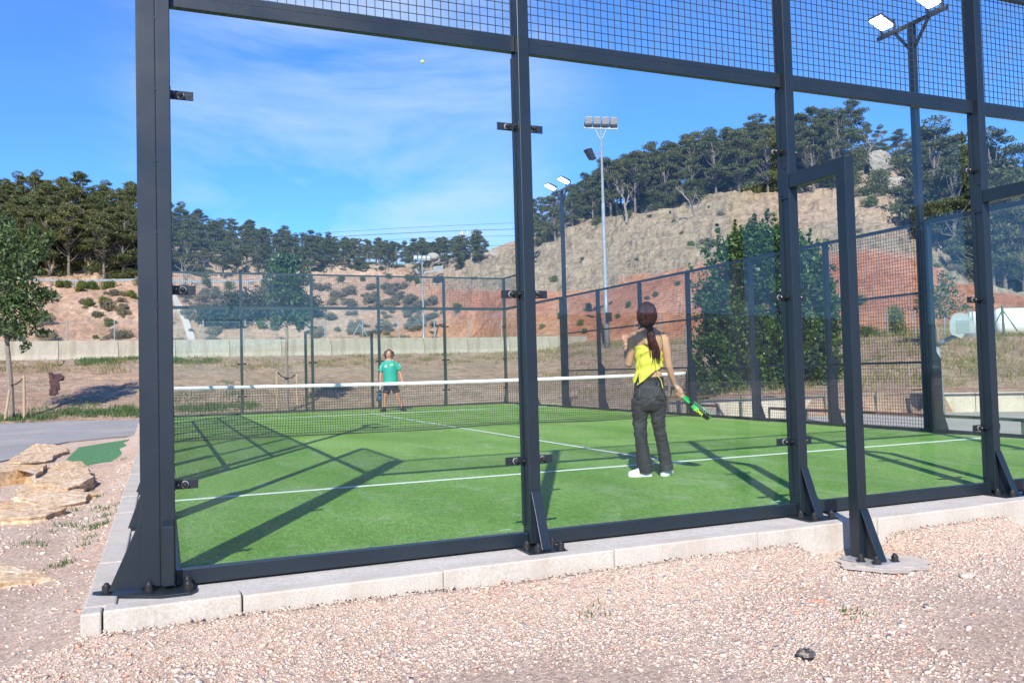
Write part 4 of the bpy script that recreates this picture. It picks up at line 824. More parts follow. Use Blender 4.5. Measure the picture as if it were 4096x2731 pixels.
# ------------------------------------------------------------------ flagstones and turf offcut
def slab(poly, z0, z1, label, seed):
    P = [on(2, z1, x/1.844, 1550+y/1.844)[:2] for x, y in poly]; cen = np.mean(P, 0); pts = []
    for i in range(len(P)):
        a, b_ = P[i], P[(i+1) % len(P)]; nn = max(2, int(np.linalg.norm(b_-a)/.09))
        for k in range(nn): pts.append(a+(b_-a)*k/nn)
    pts = np.array(pts); J = fbm(np.column_stack([pts*4, pts[:, 0]*0+seed]), 3, seed)
    dirv = (pts-cen)/np.maximum(np.linalg.norm(pts-cen, axis=1), .01)[:, None]; pts = pts+dirv*(J*.12)[:, None]
    b = MB(); rings = []
    for sc_, zz_ in ((.99, z0), (1.01, z0+(z1-z0)*.35), (.97, z0+(z1-z0)*.55), (1.0, z1-.012), (.985, z1), (.8, z1+.004), (.55, z1+.006), (.3, z1+.004), (.1, z1+.004)):
        q = cen+(pts-cen)*sc_; zz2 = zz_+(.018*fbm(np.column_stack([q*5, q[:, 0]*0]), 3, seed) if sc_ < 1.005 and zz_ > z0+.3*(z1-z0) else 0)+(.006*np.round(fbm(np.column_stack([q*2.5, q[:, 0]*0]), 2, seed+5)*4) if zz_ >= z1 else 0)
        rings.append([(a, c, d) for (a, c), d in zip(q, np.broadcast_to(zz2, len(q)))])
    b.loft(rings); return tag(b.build('flagstone', STONE), label, 'flagstone')
slab([(30, 560), (140, 492), (210, 440), (275, 405), (400, 425), (485, 440), (490, 465), (400, 500), (385, 522), (150, 560)], -.26, -.165, 'farthest ochre flagstone beside the grey path', 1)
slab([(-120, 590), (0, 575), (330, 565), (300, 610), (262, 640), (200, 600), (0, 625), (-120, 640)], -.26, -.06, 'thick ochre block with a rough orange front face', 2)
slab([(335, 590), (430, 545), (600, 535), (625, 570), (665, 625), (690, 655), (600, 705), (505, 730), (240, 715), (280, 650)], -.26, -.115, 'broad pale flagstone with a broken dark right edge', 3)
slab([(150, 735), (300, 722), (640, 742), (685, 782), (640, 830), (430, 860), (140, 800)], -.26, -.175, 'flat layered flagstone below the broad pale one', 4)
slab([(60, 850), (400, 868), (470, 880), (330, 935), (0, 968), (-150, 930), (-100, 840)], -.26, -.17, 'low wide flagstone half sunk in the sand', 5)
slab([(-150, 1310), (0, 1300), (210, 1318), (345, 1342), (370, 1390), (250, 1395), (150, 1402), (-150, 1440)], -.26, -.185, 'nearest thin orange flagstone at the left picture edge', 6)
pc = [on(2, -.215, x/1.844, 1550+y/1.844) for x, y in [(490, 530), (540, 480), (580, 440), (800, 405), (1040, 370), (1075, 370), (1040, 430), (985, 525), (800, 548), (640, 565)]]
b = MB(); b.prism([(q[0], q[1], -.222+.004*math.sin(i*2)) for i, q in enumerate(pc)], (0, 0, .012)); tag(b.build('turf_offcut', CARPET), 'loose piece of green artificial turf on the sand by the path', 'turf offcut')
# ------------------------------------------------------------------ concrete barriers and fence behind them
bar0 = None; xs_ = [25.25-2.74*k for k in range(15)]
for k in range(15):
    x1 = xs_[k]; x0 = x1-2.72
    if k == 0:
        e = empty('concrete_barrier', (x0, 43.3, 2.1), 'weathered concrete barrier segment in the long row on the bank', 'barrier', 'concrete barrier segments on the bank')
        b = MB(); pr = [(-.24, 0), (-.24, .10), (-.14, .32), (-.09, 1.03), (.09, 1.03), (.14, .32), (.24, .10), (.24, 0)]
        b.loft([[(xx, 43.3+a, 2.1+c) for a, c in pr] for xx in np.linspace(x0, x1, 3)]); o1 = b.build('body', WALLC, e, bevel=.01)
        b = MB()
        for xx in (x0+.55, x1-.62): b.prism([(xx, 43.055, 2.2), (xx+.14, 43.055, 2.2), (xx+.02, 43.155, 2.34)], (0, .02, 0))
        o2 = b.build('lifting_slot', simple('slot_dark', (.06, .055, .05), None, .9), e)
        b = MB(); b.box((x1+.002, 43.22, 2.12), (x1+.018, 43.38, 3.1)); o3 = b.build('joint_strip', simple('joint_dark', (.09, .08, .07), None, .9), e); bar0 = e
    else: copy_thing(bar0, (o1, o2, o3), (x0, 43.3, 2.1+.012*math.sin(k*1.9)))
e = empty('chain_link_fence', (8, 45.2, 2.2), 'thin galvanised chain link fence posts standing behind the barrier row', 'fence')
for k in range(16):
    x = 24.6-2.25*k; b = MB(); b.cyl((x, 45.2, 1.9), (x, 45.2, 4.32), .035, 8); b.build('fence_post', GALV, e)
b = MB()
for z in (2.6, 3.3, 4.2): b.bar((-9.5, 45.2, z), (24.6, 45.2, z), .008)
for k in range(230):
    x = -9.5+k*.148
    b.bar((x, 45.21, 2.3), (x+.95, 45.21, 4.25), .0025); b.bar((x+.95, 45.215, 2.3), (x, 45.215, 4.25), .0025)
b.build('chain_link', GALV, e)
for xx in (10.9,):
    b = MB(); b.bar((xx, 45.1, 4.1), (xx-1.1, 45.1, 2.2), .05); b.bar((xx, 45.1, 4.1), (xx+1.1, 45.1, 2.2), .05); b.build('brace', GALV, e)
# guardrail by the road
def drape(x0, x1, s_, dz, st=30): return [Vector(spos(x, s_))+Vector((0, 0, dz)) for x in np.arange(x0, x1, st)]
e = empty('guardrail', drape(0, 40, 6.03, 0)[0], 'galvanised guardrail along the road below the pine wood', 'guardrail')
b = MB(); pts = drape(-300, 1250, 6.03, .75, 50); pts = [Vector((p_.x, p_.y, sum(q.z for q in pts[max(0, i-2):i+3])/len(pts[max(0, i-2):i+3]))) for i, p_ in enumerate(pts)]
for a, c in zip(pts[:-1], pts[1:]): b.bar(a, c, .05, .20)
b.build('rail', GALV, e)
b = MB()
for a in pts[::2]: b.cyl(a-Vector((0, -.08, 1.0)), a+Vector((0, .08, .05)), .06, 6)
b.build('rail_posts', GALV, e)
# drain chute
b = MB(); P_ = [Vector(spos(x, s_))+Vector((0, 0, .12)) for x, s_ in ((660, 6.0), (695, 5.85), (720, 5.7), (745, 5.5), (765, 5.3), (790, 5.05), (800, 4.9))]
for a, c in zip(P_[:-1], P_[1:]): b.bar(a, c, .6, .2)
tag(b.build('drain_chute', PAD), 'pale concrete drain chute running down the slope beyond the corner post', 'drain chute')
# holes in the bank: raised earth patches, pit shade put into their dark colour
PIT_SHADE = simple('damp_red_earth', (.045, .018, .012), (.085, .035, .022), .95, 3, bst=1, bd=.1)
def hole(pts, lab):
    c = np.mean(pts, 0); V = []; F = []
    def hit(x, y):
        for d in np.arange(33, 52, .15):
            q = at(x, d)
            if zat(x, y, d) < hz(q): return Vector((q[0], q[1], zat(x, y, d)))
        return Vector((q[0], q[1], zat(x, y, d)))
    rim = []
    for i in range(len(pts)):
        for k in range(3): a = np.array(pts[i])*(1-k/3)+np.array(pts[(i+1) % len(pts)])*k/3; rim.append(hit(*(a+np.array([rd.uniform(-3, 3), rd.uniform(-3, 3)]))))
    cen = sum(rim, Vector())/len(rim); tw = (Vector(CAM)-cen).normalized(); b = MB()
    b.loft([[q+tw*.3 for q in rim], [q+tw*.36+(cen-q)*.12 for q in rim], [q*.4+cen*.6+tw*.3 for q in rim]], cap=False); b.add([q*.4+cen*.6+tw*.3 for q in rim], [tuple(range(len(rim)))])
    tag(b.build('eroded_hole', PIT_SHADE, smooth=True), kind='structure')
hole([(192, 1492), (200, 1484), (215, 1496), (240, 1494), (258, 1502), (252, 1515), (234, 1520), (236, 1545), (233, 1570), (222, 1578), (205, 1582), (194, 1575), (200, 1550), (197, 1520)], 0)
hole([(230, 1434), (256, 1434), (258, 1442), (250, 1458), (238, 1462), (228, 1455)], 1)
# ------------------------------------------------------------------ retaining wall, rails, hoop, tanks on the right
e = empty('retaining_wall', (14.7, 11.2, -.24), 'low beige concrete retaining wall along the yard beyond the side fence', 'wall')
RP = [Vector((10.9, 12.1, 0)), Vector((11.5, 11.75, 0)), Vector((12.6, 11.6, 0)), Vector((14.7, 11.15, 0)), Vector((17.0, 10.25, 0)), Vector((18.7, 8.9, 0)), Vector((22, 5.5, 0)), Vector((28, -3, 0))]
b = MB()
for a, c in zip(RP[:-1], RP[1:]):
    nn = max(1, round((c-a).length/1.1))
    for k in range(nn):
        p_, q_ = a.lerp(c, k/nn), a.lerp(c, (k+1)/nn); dv = (q_-p_)*.006; b.bar(p_+dv+Vector((0, 0, -.02)), q_-dv+Vector((0, 0, -.02)), .14, .50)
b.build('wall_panels', RETC, e)
e = empty('handrail', (14.6, 10.9, -.2), 'rusty brown handrail on green posts along the beige retaining wall', 'handrail'); b = MB(); g_ = MB()
for a, c in zip(RP[:-1], RP[1:]):
    off = Vector((-.18, -.22, 0)); b.bar(a+off+Vector((0, 0, .33)), c+off+Vector((0, 0, .33)), .035); nn = max(1, round((c-a).length/1.6))
    for k in range(nn): p_ = a.lerp(c, k/nn)+off; g_.cyl(p_+Vector((0, 0, -.24)), p_+Vector((0, 0, .32)), .018, 6)
b.build('rail', RUST, e); g_.build('posts', GRAIL, e)
def lowrail(pts, label, mat):
    Q = [Vector(on(0, 11.3, *q)) for q in pts]; zz_ = sum(q.z for q in Q)/len(Q); Q = [Vector((q.x, q.y, q.z)) for q in Q]
    e = empty('low_rail', Q[0], label, 'rail'); b = MB()
    for a, c in zip(Q[:-1], Q[1:]): b.bar(a, c, .045)
    b.build('rail', mat, e); b = MB()
    for q in Q: b.cyl((q.x, q.y, -.25), (q.x, q.y, q.z-.02), .02, 8)
    b.build('posts', GRAIL, e)
lowrail([(3076, 1632), (3225, 1640), (3355, 1643), (3700, 1661)], 'brown low rail behind the side fence right of the brace frame', RUST)
lowrail([(3708, 1661), (3940, 1671), (4090, 1680), (4500, 1700)], 'green low rail seen through the right glass panels', GRAIL)
lowrail([(2692, 1615), (2780, 1619), (2872, 1624)], 'short rusty low rail behind the right end of the net', RUST)
def lat(x, y, d): return Vector((*at(x, d), zat(x, y, d)))
hd_ = 20.6
e = empty('basketball_hoop', lat(3760, 1672, hd_), 'worn basketball hoop with fan shaped board on a bent grey pole', 'basketball hoop')
b = MB(); b.tube([lat(3764, 1672, hd_), lat(3757, 1500, hd_), lat(3752, 1380, hd_)], [.055, .055, .055], 12); b.tube([lat(3748, 1384, hd_), lat(3775, 1368, hd_-.1), lat(3832, 1340, hd_-.3)], [.05, .05, .045], 10); b.build('pole', GALV, e, smooth=True)
fan = [(3806, 1322), (3806, 1290), (3815, 1265), (3832, 1253), (3850, 1250), (3872, 1254), (3892, 1270), (3905, 1290), (3911, 1312), (3911, 1331), (3870, 1331), (3852, 1352), (3812, 1338)]
b = MB(); dv = (lat(3850, 1300, hd_)-Vector(CAM)).normalized()*.03; b.prism([lat(x, y, hd_-.45) for x, y in fan], dv); bd = b.build('backboard', simple('milky_board', (.30, .34, .33), (.24, .28, .27), .5, 4), e)
b = MB(); b.prism([lat(x, y, hd_-.46) for x, y in ((3833, 1281), (3886, 1281), (3886, 1333), (3833, 1333))], dv*.3); b.build('target_square', simple('board_panel', (.20, .25, .24), (.18, .23, .22), .5, 4), bd)
b = MB(); c_ = lat(3905, 1336, hd_-.7)
for k in range(20): a, c = k*math.pi/10, (k+1)*math.pi/10; b.bar(c_+Vector((.16*math.cos(a), .16*math.sin(a), 0)), c_+Vector((.16*math.cos(c), .16*math.sin(c), 0)), .014)
for k in range(12): a = k*math.pi/6; b.bar(c_+Vector((.16*math.cos(a), .16*math.sin(a), 0)), c_+Vector((.11*math.cos(a+.5), .11*math.sin(a+.5), -.07)), .006)
b.build('hoop_ring', GALV, e)
def tank(x0, x1, y0, y1, d, label):
    a, c = lat(x0, (y0+y1)/2, d), lat(x1, (y0+y1)/2-4, d+1); r_ = (y1-y0)/2*d/FPX; b = MB(); n_ = 14; dd = (c-a).normalized(); P_ = [a+dd*(r_*.0)]; Rr = [.02]
    for k in range(1, 6): t = k/5*math.pi/2; P_.append(a+dd*(r_*.45*(1-math.cos(t)))); Rr.append(max(.02, r_*math.sin(t)**.6))
    for k in range(1, 12): P_.append(a.lerp(c, k/12)+dd*.0); Rr.append(r_)
    P_.append(c); Rr.append(r_); b.tube(P_, Rr, 28); e = empty('storage_tank', a, label, 'tank'); b.build('tank_shell', WHITE, e, smooth=True)
    b = MB(); b.tube([a.lerp(c, .35)+Vector((0, 0, -r_*.1)), a.lerp(c, .36)+Vector((0, 0, -r_*.1))], [r_*1.01]*2, 28); b.build('hoop_band', GALV, e)
tank(3978, 4500, 1240, 1338, 40, 'large white rounded storage tank beyond the right end of the fence'); tank(3885, 3990, 1252, 1334, 42, 'smaller white tank seen between the hoop board and the post')
e = empty('green_fence', lat(4023, 1335, 37), 'green chain link fence with braced post in front of the white tank', 'fence')
b = MB(); b.cyl(lat(4023, 1345, 37), lat(4020, 1222, 37), .045, 8); b.build('fence_post', GRAIL, e); b = MB(); b.bar(lat(4020, 1240, 37), lat(3985, 1302, 37), .05); b.bar(lat(4022, 1240, 37), lat(4078, 1325, 37), .05); b.build('brace', GRAIL, e)
b = MB(); b.bar(lat(3880, 1232, 37), lat(4300, 1222, 37), .02); b.bar(lat(3880, 1300, 37), lat(4300, 1290, 37), .012); b.build('wire', GRAIL, e)
e = empty('slope_fence', lat(3600, 1340, 34), 'row of thin grey fence posts on the slope behind the basketball hoop', 'fence')
for x in (3556, 3668, 3786, 3884, 3900, 2648, 2750):
    d_ = 34 if x > 3000 else 44; q = at(x, d_); b = MB(); y_ = {2648: 1250, 2750: 1300}.get(x, 1238); b.cyl((q[0], q[1], hz(q)-.2), (q[0], q[1], zat(x, y_, d_)), .028, 6); b.build('fence_post', GALV, e)
# boulder on the ridge
def boulder(x, y, d, r, label, seed):
    b = MB(); b.ell((0, 0, 0), r, 34, 24); V = np.concatenate(b.v); V *= (1+.45*fbm(V*1.1+seed, 5, seed)+.12*np.round(fbm(V*.8+seed, 2, seed+3)*3))[:, None]; V += np.array(lat(x, y, d)); b.v = [V]; return tag(b.build('boulder', simple('limestone', (.31, .28, .235), (.22, .20, .165), .95, 1.3, bst=1, bd=.2), smooth=False), label, 'boulder')
boulder(3555, 655, 79, (1.0, .9, .95), 'pale upright boulder between the pines on the ridge', 2); boulder(3600, 745, 76, (1.8, 1.2, .8), 'grey flat boulder on the slope below the ridge boulder', 5)
boulder(1960, 1022, 92, (1.8, 1.2, .7), 'rounded pale boulder on the skyline left of the second court post', 7); boulder(1740, 1030, 88, (.7, .6, .4), 'small pale boulder above the metal steps', 9)
# tall sports floodlights
def mast(x, ytop, d, base, half, n_, s, label, sx):
    p = at(x, d); e = empty('floodlight_mast', (p[0], p[1], base), label, 'floodlight mast'); zt = zat(x, ytop, d); k = s; ex = Vector((*ex0, 0)); ey = Vector((ex0[1]*-1, ex0[0], 0)); P_ = Vector((p[0], p[1], 0))
    h = zt-base; b = MB(); b.tube([P_+Vector((0, 0, base+h*t)) for t in (0, .29, .291, .66, .661, 1)], [.15*k, .135*k, .112*k, .10*k, .08*k, .058*k], 14); b.build('pole', GALV, e, smooth=True)
    b = MB(); A = P_+Vector((0, 0, zt)); tilt = Vector((0, 0, -.04)); b.bar(A-ex*half-tilt*half*1.5, A+ex*half+tilt*half*1.5, .09*k); b.bar(A-ex*half*.35, A-Vector((0, 0, .7*k)), .03*k); b.bar(A+ex*half*.35, A-Vector((0, 0, .7*k)), .03*k); b.build('crossbar', GALV, e)
    for i in range(n_):
        o_ = (i-(n_-1)/2)*half*2/n_; c = A+ex*o_+Vector((0, 0, .27*k))-tilt*(-o_)*1.2
        b = MB(); F = [(0,3,2,1),(4,5,6,7),(0,1,5,4),(1,2,6,5),(2,3,7,6),(3,0,4,7)]; wv = half*2/n_*.40
        b.add([c+ex*a+ey*bb*sx+Vector((0, 0, cc)) for a, bb, cc in ((-wv, -.12*k, -.2*k), (wv, -.12*k, -.2*k), (wv, .25*k, -.12*k), (-wv, .25*k, -.12*k), (-wv, -.10*k, .12*k), (wv, -.10*k, .12*k), (wv, .35*k, .28*k), (-wv, .35*k, .28*k))], F)
        hh = b.build('lamp_head', GALV, e, bevel=.02*k); b = MB(); b.bar(c-ex*wv*1.08+Vector((0, 0, .05)), c-ex*wv*1.08-Vector((0, 0, .27*k)), .03*k); b.bar(c+ex*wv*1.08+Vector((0, 0, .05)), c+ex*wv*1.08-Vector((0, 0, .27*k)), .03*k); b.build('yoke', BLACK, hh)
        b = MB(); b.add([c+ex*a+ey*(bb*sx)+Vector((0, 0, cc)) for a, bb, cc in ((-wv*.9, .28*k, -.10*k), (wv*.9, .28*k, -.10*k), (wv*.9, .37*k, .24*k), (-wv*.9, .37*k, .24*k))], [(0, 1, 2, 3)]); b.build('lens', CHROME, hh)
    z2 = zt-h*.115; kk_ = k; k = k*.72; c = P_+Vector((0, 0, z2))-ex*.8*k; b = MB(); b.bar(P_+Vector((0, 0, z2+.05)), c, .06*k); b.bar(P_+Vector((0, 0, z2-.3*k)), c-Vector((0, 0, .2*k)), .05*k)
    b.build('side_arm', RUST, e); b = MB(); b.add([c+Vector(v) for v in [(-.1*k, -.3*k, -.45*k), (.3*k, -.3*k, -.45*k), (.3*k, .3*k, -.45*k), (-.1*k, .3*k, -.45*k), (-.6*k, -.3*k, .3*k), (-.1*k, -.3*k, .42*k), (-.1*k, .3*k, .42*k), (-.6*k, .3*k, .3*k)]], F); b.build('side_lamp', BLACK if sx < 0 else GALV, e, bevel=.04); k = kk_
    b = MB(); b.box((p[0]-.16*k, p[1]-.34*k, base+h*.13), (p[0]+.16*k, p[1]-.17*k, base+h*.13+.5*k)); b.build('junction_box', BLACK, e)
pb = hz(at(2450, 47.5)); mast(2432, 512, 47.5, pb-.2, .95, 4, 1.0, 'tall grey floodlight mast with four lamps seen against the sky', -1)
mast(1698, 1038, 70, 2.0, .72, 4, .72, 'smaller floodlight mast with four lamps in front of the distant trees', 1)
# metal steps and antenna mast
p_ = lat(1750, 1075, 93); e = empty('metal_platform', p_, 'grey slatted metal screen and sloping rail on the far hillside', 'platform'); b = MB()
for k in range(6): b.bar(lat(1743, 1068+k*3.6, 93), lat(1782, 1063+k*3.6, 93), .05, .07)
b.build('slats', GALV, e); b = MB(); b.bar(lat(1705, 1090, 93), lat(1745, 1084, 93), .12)
for x in (1704, 1713, 1732, 1752): b.bar(lat(x, 1088, 93), lat(x, 1110, 93), .07)
b.build('rail', GALV, e)
p_ = lat(1869, 1005, 150); e = empty('antenna_mast', p_, 'white and grey mobile antenna mast on the far ridge', 'antenna mast'); b = MB()
for dx in (-5, 5): b.bar(lat(1869+dx, 1010, 150), lat(1869+dx*.6, 938, 150), .09)
for k in range(9): y = 1008-k*8; s_ = 5-k*.22; b.bar(lat(1869-s_*(-1)**k, y, 150), lat(1869+s_*(-1)**k, y-8, 150), .05)
b.bar(lat(1854, 940, 150), lat(1884, 942, 150), .1); b.bar(lat(1856, 934, 150), lat(1882, 936, 150), .1); b.build('lattice', GALV, e)
for x in (1862, 1883, 1855): b = MB(); b.bar(lat(x, 938 if x != 1855 else 944, 149.5), lat(x, 921 if x != 1855 else 930, 149.5), .16 if x != 1855 else .1); b.build('antenna', WHITE, e)
# cables added before the hill in place of lines reflected in the glass
for k, P_ in enumerate([[(300, 1020), (690, 986), (1000, 956), (1320, 926), (1800, 905)], [(300, 1035), (690, 1001), (1000, 970), (1320, 948), (1800, 926)], [(300, 1090), (690, 1041), (1000, 1000), (1400, 970), (1800, 950)], [(300, 1110), (690, 1064), (1000, 1036), (1500, 1000), (1900, 985)]]):
    xs2 = np.linspace(P_[0][0], 2085, 30); cf = np.polyfit([q[0] for q in P_], [q[1] for q in P_], 2); b = MB(); b.tube([lat(x, np.polyval(cf, x), 62+.6*k) for x in xs2], [.011 if k != 1 else .018]*30, 5)
    tag(b.build('overhead_cable', BLACK), ['highest thin overhead cable crossing the wooded hill', 'thicker second overhead cable crossing the wooded hill', 'third overhead cable from the top crossing the wooded hill', 'lowest overhead cable just above the dark bushes'][k], 'cable')
# ball in the air
bp = on(1, 10.0, 1690, 248); b = MB(); b.ell(bp, (.034,)*3, 20, 14); tag(b.build('padel_ball', simple('felt_yellow', (.62, .72, .06), (.55, .66, .05), .9, 60), smooth=True), 'yellow green ball high in the air against the sky', 'ball')
# ------------------------------------------------------------------ people
SKIN = simple('skin', (.46, .25, .165), (.42, .225, .145), .5, 14, bst=.05, bd=.002, spec=.4)
SKIN2 = simple('tanned_skin', (.42, .22, .145), (.37, .185, .12), .5, 14, spec=.4)
HAIR, n, l, p = NM('dark_red_brown_hair'); c = n.new('ShaderNodeTexCoord'); mpp = n.new('ShaderNodeMapping'); mpp.inputs['Scale'].default_value = (1, 1, .09); l.new(c.outputs['Object'], mpp.inputs[0])
t = noise(n, l, 150, 4, .6, vec=mpp.outputs[0], dist=.5); l.new(ramp(n, l, t.outputs[0], [(.35, (.012, .004, .004)), (.58, (.045, .010, .009)), (.75, (.10, .028, .020))]).outputs[0], p.inputs['Base Color']); p.inputs['Roughness'].default_value = .48; p.inputs['Specular IOR Level'].default_value = .3; bump(n, l, p, t.outputs[0], .8, .004)
HAIRM = simple('greying_brown_hair', (.03, .022, .017), (.075, .06, .045), .6, 60)
TOPM = simple('yellow_jersey_fabric', (.56, .51, .065), (.50, .455, .055), .8, 9, bst=.3, bd=.01)
JEAN, n, l, p = NM('black_washed_denim'); p.inputs['Roughness'].default_value = .85; a = noise(n, l, 4.5, 3, .5); c = n.new('ShaderNodeTexCoord'); f_ = noise(n, l, 90, 2, .6)
r = ramp(n, l, a.outputs[0], [(.35, (.008, .010, .012)), (.55, (.015, .019, .022)), (.74, (.048, .058, .063))]); l.new(r.outputs[0], p.inputs['Base Color'])
SHIRT = simple('green_sport_shirt', (.012, .27, .20), (.01, .235, .175), .7, 9); SHORT = simple('navy_shorts', (.010, .012, .025), (.014, .017, .032), .8, 12)
SHOEW = simple('white_trainer', (.68, .70, .69), (.60, .62, .61), .5, 30); SHOEB = simple('black_trainer', (.013, .013, .015), (.025, .025, .028), .6, 20)
DKM = simple('dark_feature', (.03, .012, .01), None, .5); TEETH = simple('teeth', (.7, .66, .58), None, .4)
def fuse(name, mb, mat, parent, vox=.006, sm=6, post=None):
    me = mb.mesh('tmp'); o = bpy.data.objects.new('tmp', me); col.objects.link(o)
    m = o.modifiers.new('r', 'REMESH'); m.mode = 'VOXEL'; m.voxel_size = vox; m.use_smooth_shade = True
    if sm: s_ = o.modifiers.new('s', 'SMOOTH'); s_.factor = .5; s_.iterations = sm
    dg = bpy.context.evaluated_depsgraph_get(); dg.update(); me2 = bpy.data.meshes.new_from_object(o.evaluated_get(dg)); bpy.data.objects.remove(o); bpy.data.meshes.remove(me)
    if post:
        V = np.empty(len(me2.vertices)*3); me2.vertices.foreach_get('co', V); V = V.reshape(-1, 3); Nn = np.empty(len(V)*3); me2.vertex_normals.foreach_get('vector', Nn); V = post(V, Nn.reshape(-1, 3)); me2.vertices.foreach_set('co', V.ravel()); me2.update()
    me2.name = name; return link(name, me2, mat, parent, smooth=True)
def text(s_, size, M3, pos, mat, parent, nm='lettering', ext=.0006):
    c = bpy.data.curves.new(nm, 'FONT'); c.body = s_; c.size = size; c.extrude = ext; c.align_x = 'CENTER'; c.align_y = 'CENTER'; c.offset = size*.025
    o = bpy.data.objects.new(nm, c); col.objects.link(o); dg = bpy.context.evaluated_depsgraph_get(); dg.update(); me = bpy.data.meshes.new_from_object(o.evaluated_get(dg)); bpy.data.objects.remove(o)
    me.transform(Matrix.Translation(pos) @ M3.to_4x4()); return link(nm, me, mat, parent)
class Fig:
    def __init__(s, px, py, B, az):
        s.px, s.py, s.B = px, py, Vector(B); s.ex = Vector((math.cos(az), -math.sin(az), 0)); s.ey = Vector((math.sin(az), math.cos(az), 0))
        s.k = float((np.array(B)-CAM) @ _f)/FPX
    def __call__(s, x, y, a=0.): 
        xx = x+(s.py-y)*.0259*-1*0; return s.B+s.ex*((xx-s.px)*s.k)+s.ey*a+Vector((0, 0, (s.py-y)*s.k))
    def ring(s, x, y, rx, ry, a=0., n=20, tilt=0.):
        c = s(x, y, a); return [c+s.ex*(rx*s.k*math.cos(t))+s.ey*(ry*math.sin(t))+Vector((0, 0, tilt*math.cos(t))) for t in np.linspace(0, 2*math.pi, n, endpoint=False)]
    def rot(s): m = Matrix((s.ex, s.ey, (0, 0, 1))).transposed(); return m
B = on(2, 0, 2612, 1905); F = Fig(2612, 1905, B, math.atan2(B[0]-CAM[0], B[1]-CAM[1])); Rw = F.rot()
W = empty('person', B, 'woman seen from behind in a yellow top and black jeans looking up', 'person')
TR = [(1612, 2606, 54, .10), (1560, 2608, 54, .10), (1520, 2611, 50, .092), (1505, 2611, 51, .096), (1474, 2608, 46, .088), (1430, 2608, 49, .092), (1390, 2610, 54, .098), (1360, 2610, 58, .095), (1338, 2609, 60, .080), (1322, 2609, 44, .064), (1306, 2611, 20, .052), (1275, 2610, 18, .05)]
b = MB(); b.loft([F.ring(x, y, rx, ry) for y, x, rx, ry in TR])
for x, y in ((2552, 1343), (2670, 1349)): b.ell(F(x, y), (.042, .046, .046), 14, 10)
b.tube([F(2560, 1340), F(2546, 1352), F(2541, 1400, .02), F(2531, 1450, .05)], [.040, .046, .041, .036], 14); b.ell(F(2530, 1452, .05), (.036,)*3)
b.tube([F(2530, 1452, .05), F(2524, 1415, .12), F(2520, 1375, .19)], [.037, .036, .024], 14)
b.tube([F(2660, 1346), F(2675, 1360), F(2682, 1410, 0), F(2688, 1463, .01)], [.042, .045, .040, .034], 14); b.ell(F(2688, 1464, .01), (.034,)*3)
b.tube([F(2688, 1464, .01), F(2698, 1505, .05), F(2711, 1545, .10)], [.035, .032, .022], 14)
b.ell(F(2605, 1258, .01), (.073, .090, .108), 20, 16, Rw); b.ell(F(2603, 1275, .07), (.05, .045, .06), 14, 10, Rw)        # skull and jaw (face looks away)
b.tube([F(2603, 1258, .10), F(2602, 1264, .122)], [.010, .016], 8); b.ell(F(2603, 1280, .104), (.022, .012, .011), 10, 8, Rw); b.ell(F(2604, 1292, .09), (.026, .024, .02), 10, 8, Rw)
for x in (2593, 2613): b.ell(F(x, 1249, .092), (.015, .012, .009), 8, 6, Rw)
for x in (2574, 2637): b.ell(F(x, 1268, .0), (.010, .02, .032), 8, 8, Rw)
for x0_, x1_ in ((2573, 2566), (2640, 2650)): b.tube([F(x0_+(3 if x0_ < 2600 else -1), 1600), F(x1_+(0 if x0_ < 2600 else -7), 1720, .01), F(x1_+8, 1850, .02)], [.05, .028, .02], 12)   # legs inside the jeans
# raised left hand: palm, four curled fingers and thumb
b.tube([F(2520, 1376, .19), F(2518, 1362, .195), F(2515, 1350, .20)], [.024, .030, .031], 12)
for i, (dx, ln_) in enumerate(((-9, .9), (-3, 1.05), (4, 1.0), (11, .85))):
    x = 2514+dx; b.tube([F(x, 1350, .20+.006*i), F(x-1, 1350-12*ln_, .212+.006*i), F(x+4, 1350-18*ln_, .222+.006*i), F(x+10, 1350-15*ln_, .226+.006*i)], [.0105, .0095, .0088, .0075], 9)
b.tube([F(2526, 1360, .19), F(2533, 1349, .185), F(2537, 1340, .19)], [.011, .010, .008], 9)
# right hand on the grip
G0, G1 = F(2706, 1556, .115), F(2744, 1598, .125); ax = (G1-G0).normalized(); nrm_ = ax.cross(F.ey).normalized(); 
if nrm_.z < 0: nrm_ = -nrm_
b.tube([F(2711, 1545, .10), F(2722, 1556, .095), G0.lerp(G1, .55)+nrm_*.020-F.ey*.012, G0.lerp(G1, .72)+nrm_*.018-F.ey*.012], [.021, .028, .029, .020], 12)
for i in range(4):
    c_ = G0.lerp(G1, .40+.15*i); rr = .0235; pts_ = [c_+(nrm_*math.cos(t)-F.ey*math.sin(t))*rr*(1.15 if k == 1 else 1.) for k, t in enumerate((-.1, .8, 1.7, 2.6, 3.4))]
    b.tube(pts_, [.0105, .0102, .0098, .009, .0078], 9)
b.tube([G0.lerp(G1, .45)+nrm_*.02+F.ey*.015, G0.lerp(G1, .62)+nrm_*.010+F.ey*.028, G0.lerp(G1, .80)-nrm_*.004+F.ey*.026], [.012, .011, .009], 9)
wb = fuse('body', b, SKIN, W, .0042, 5)
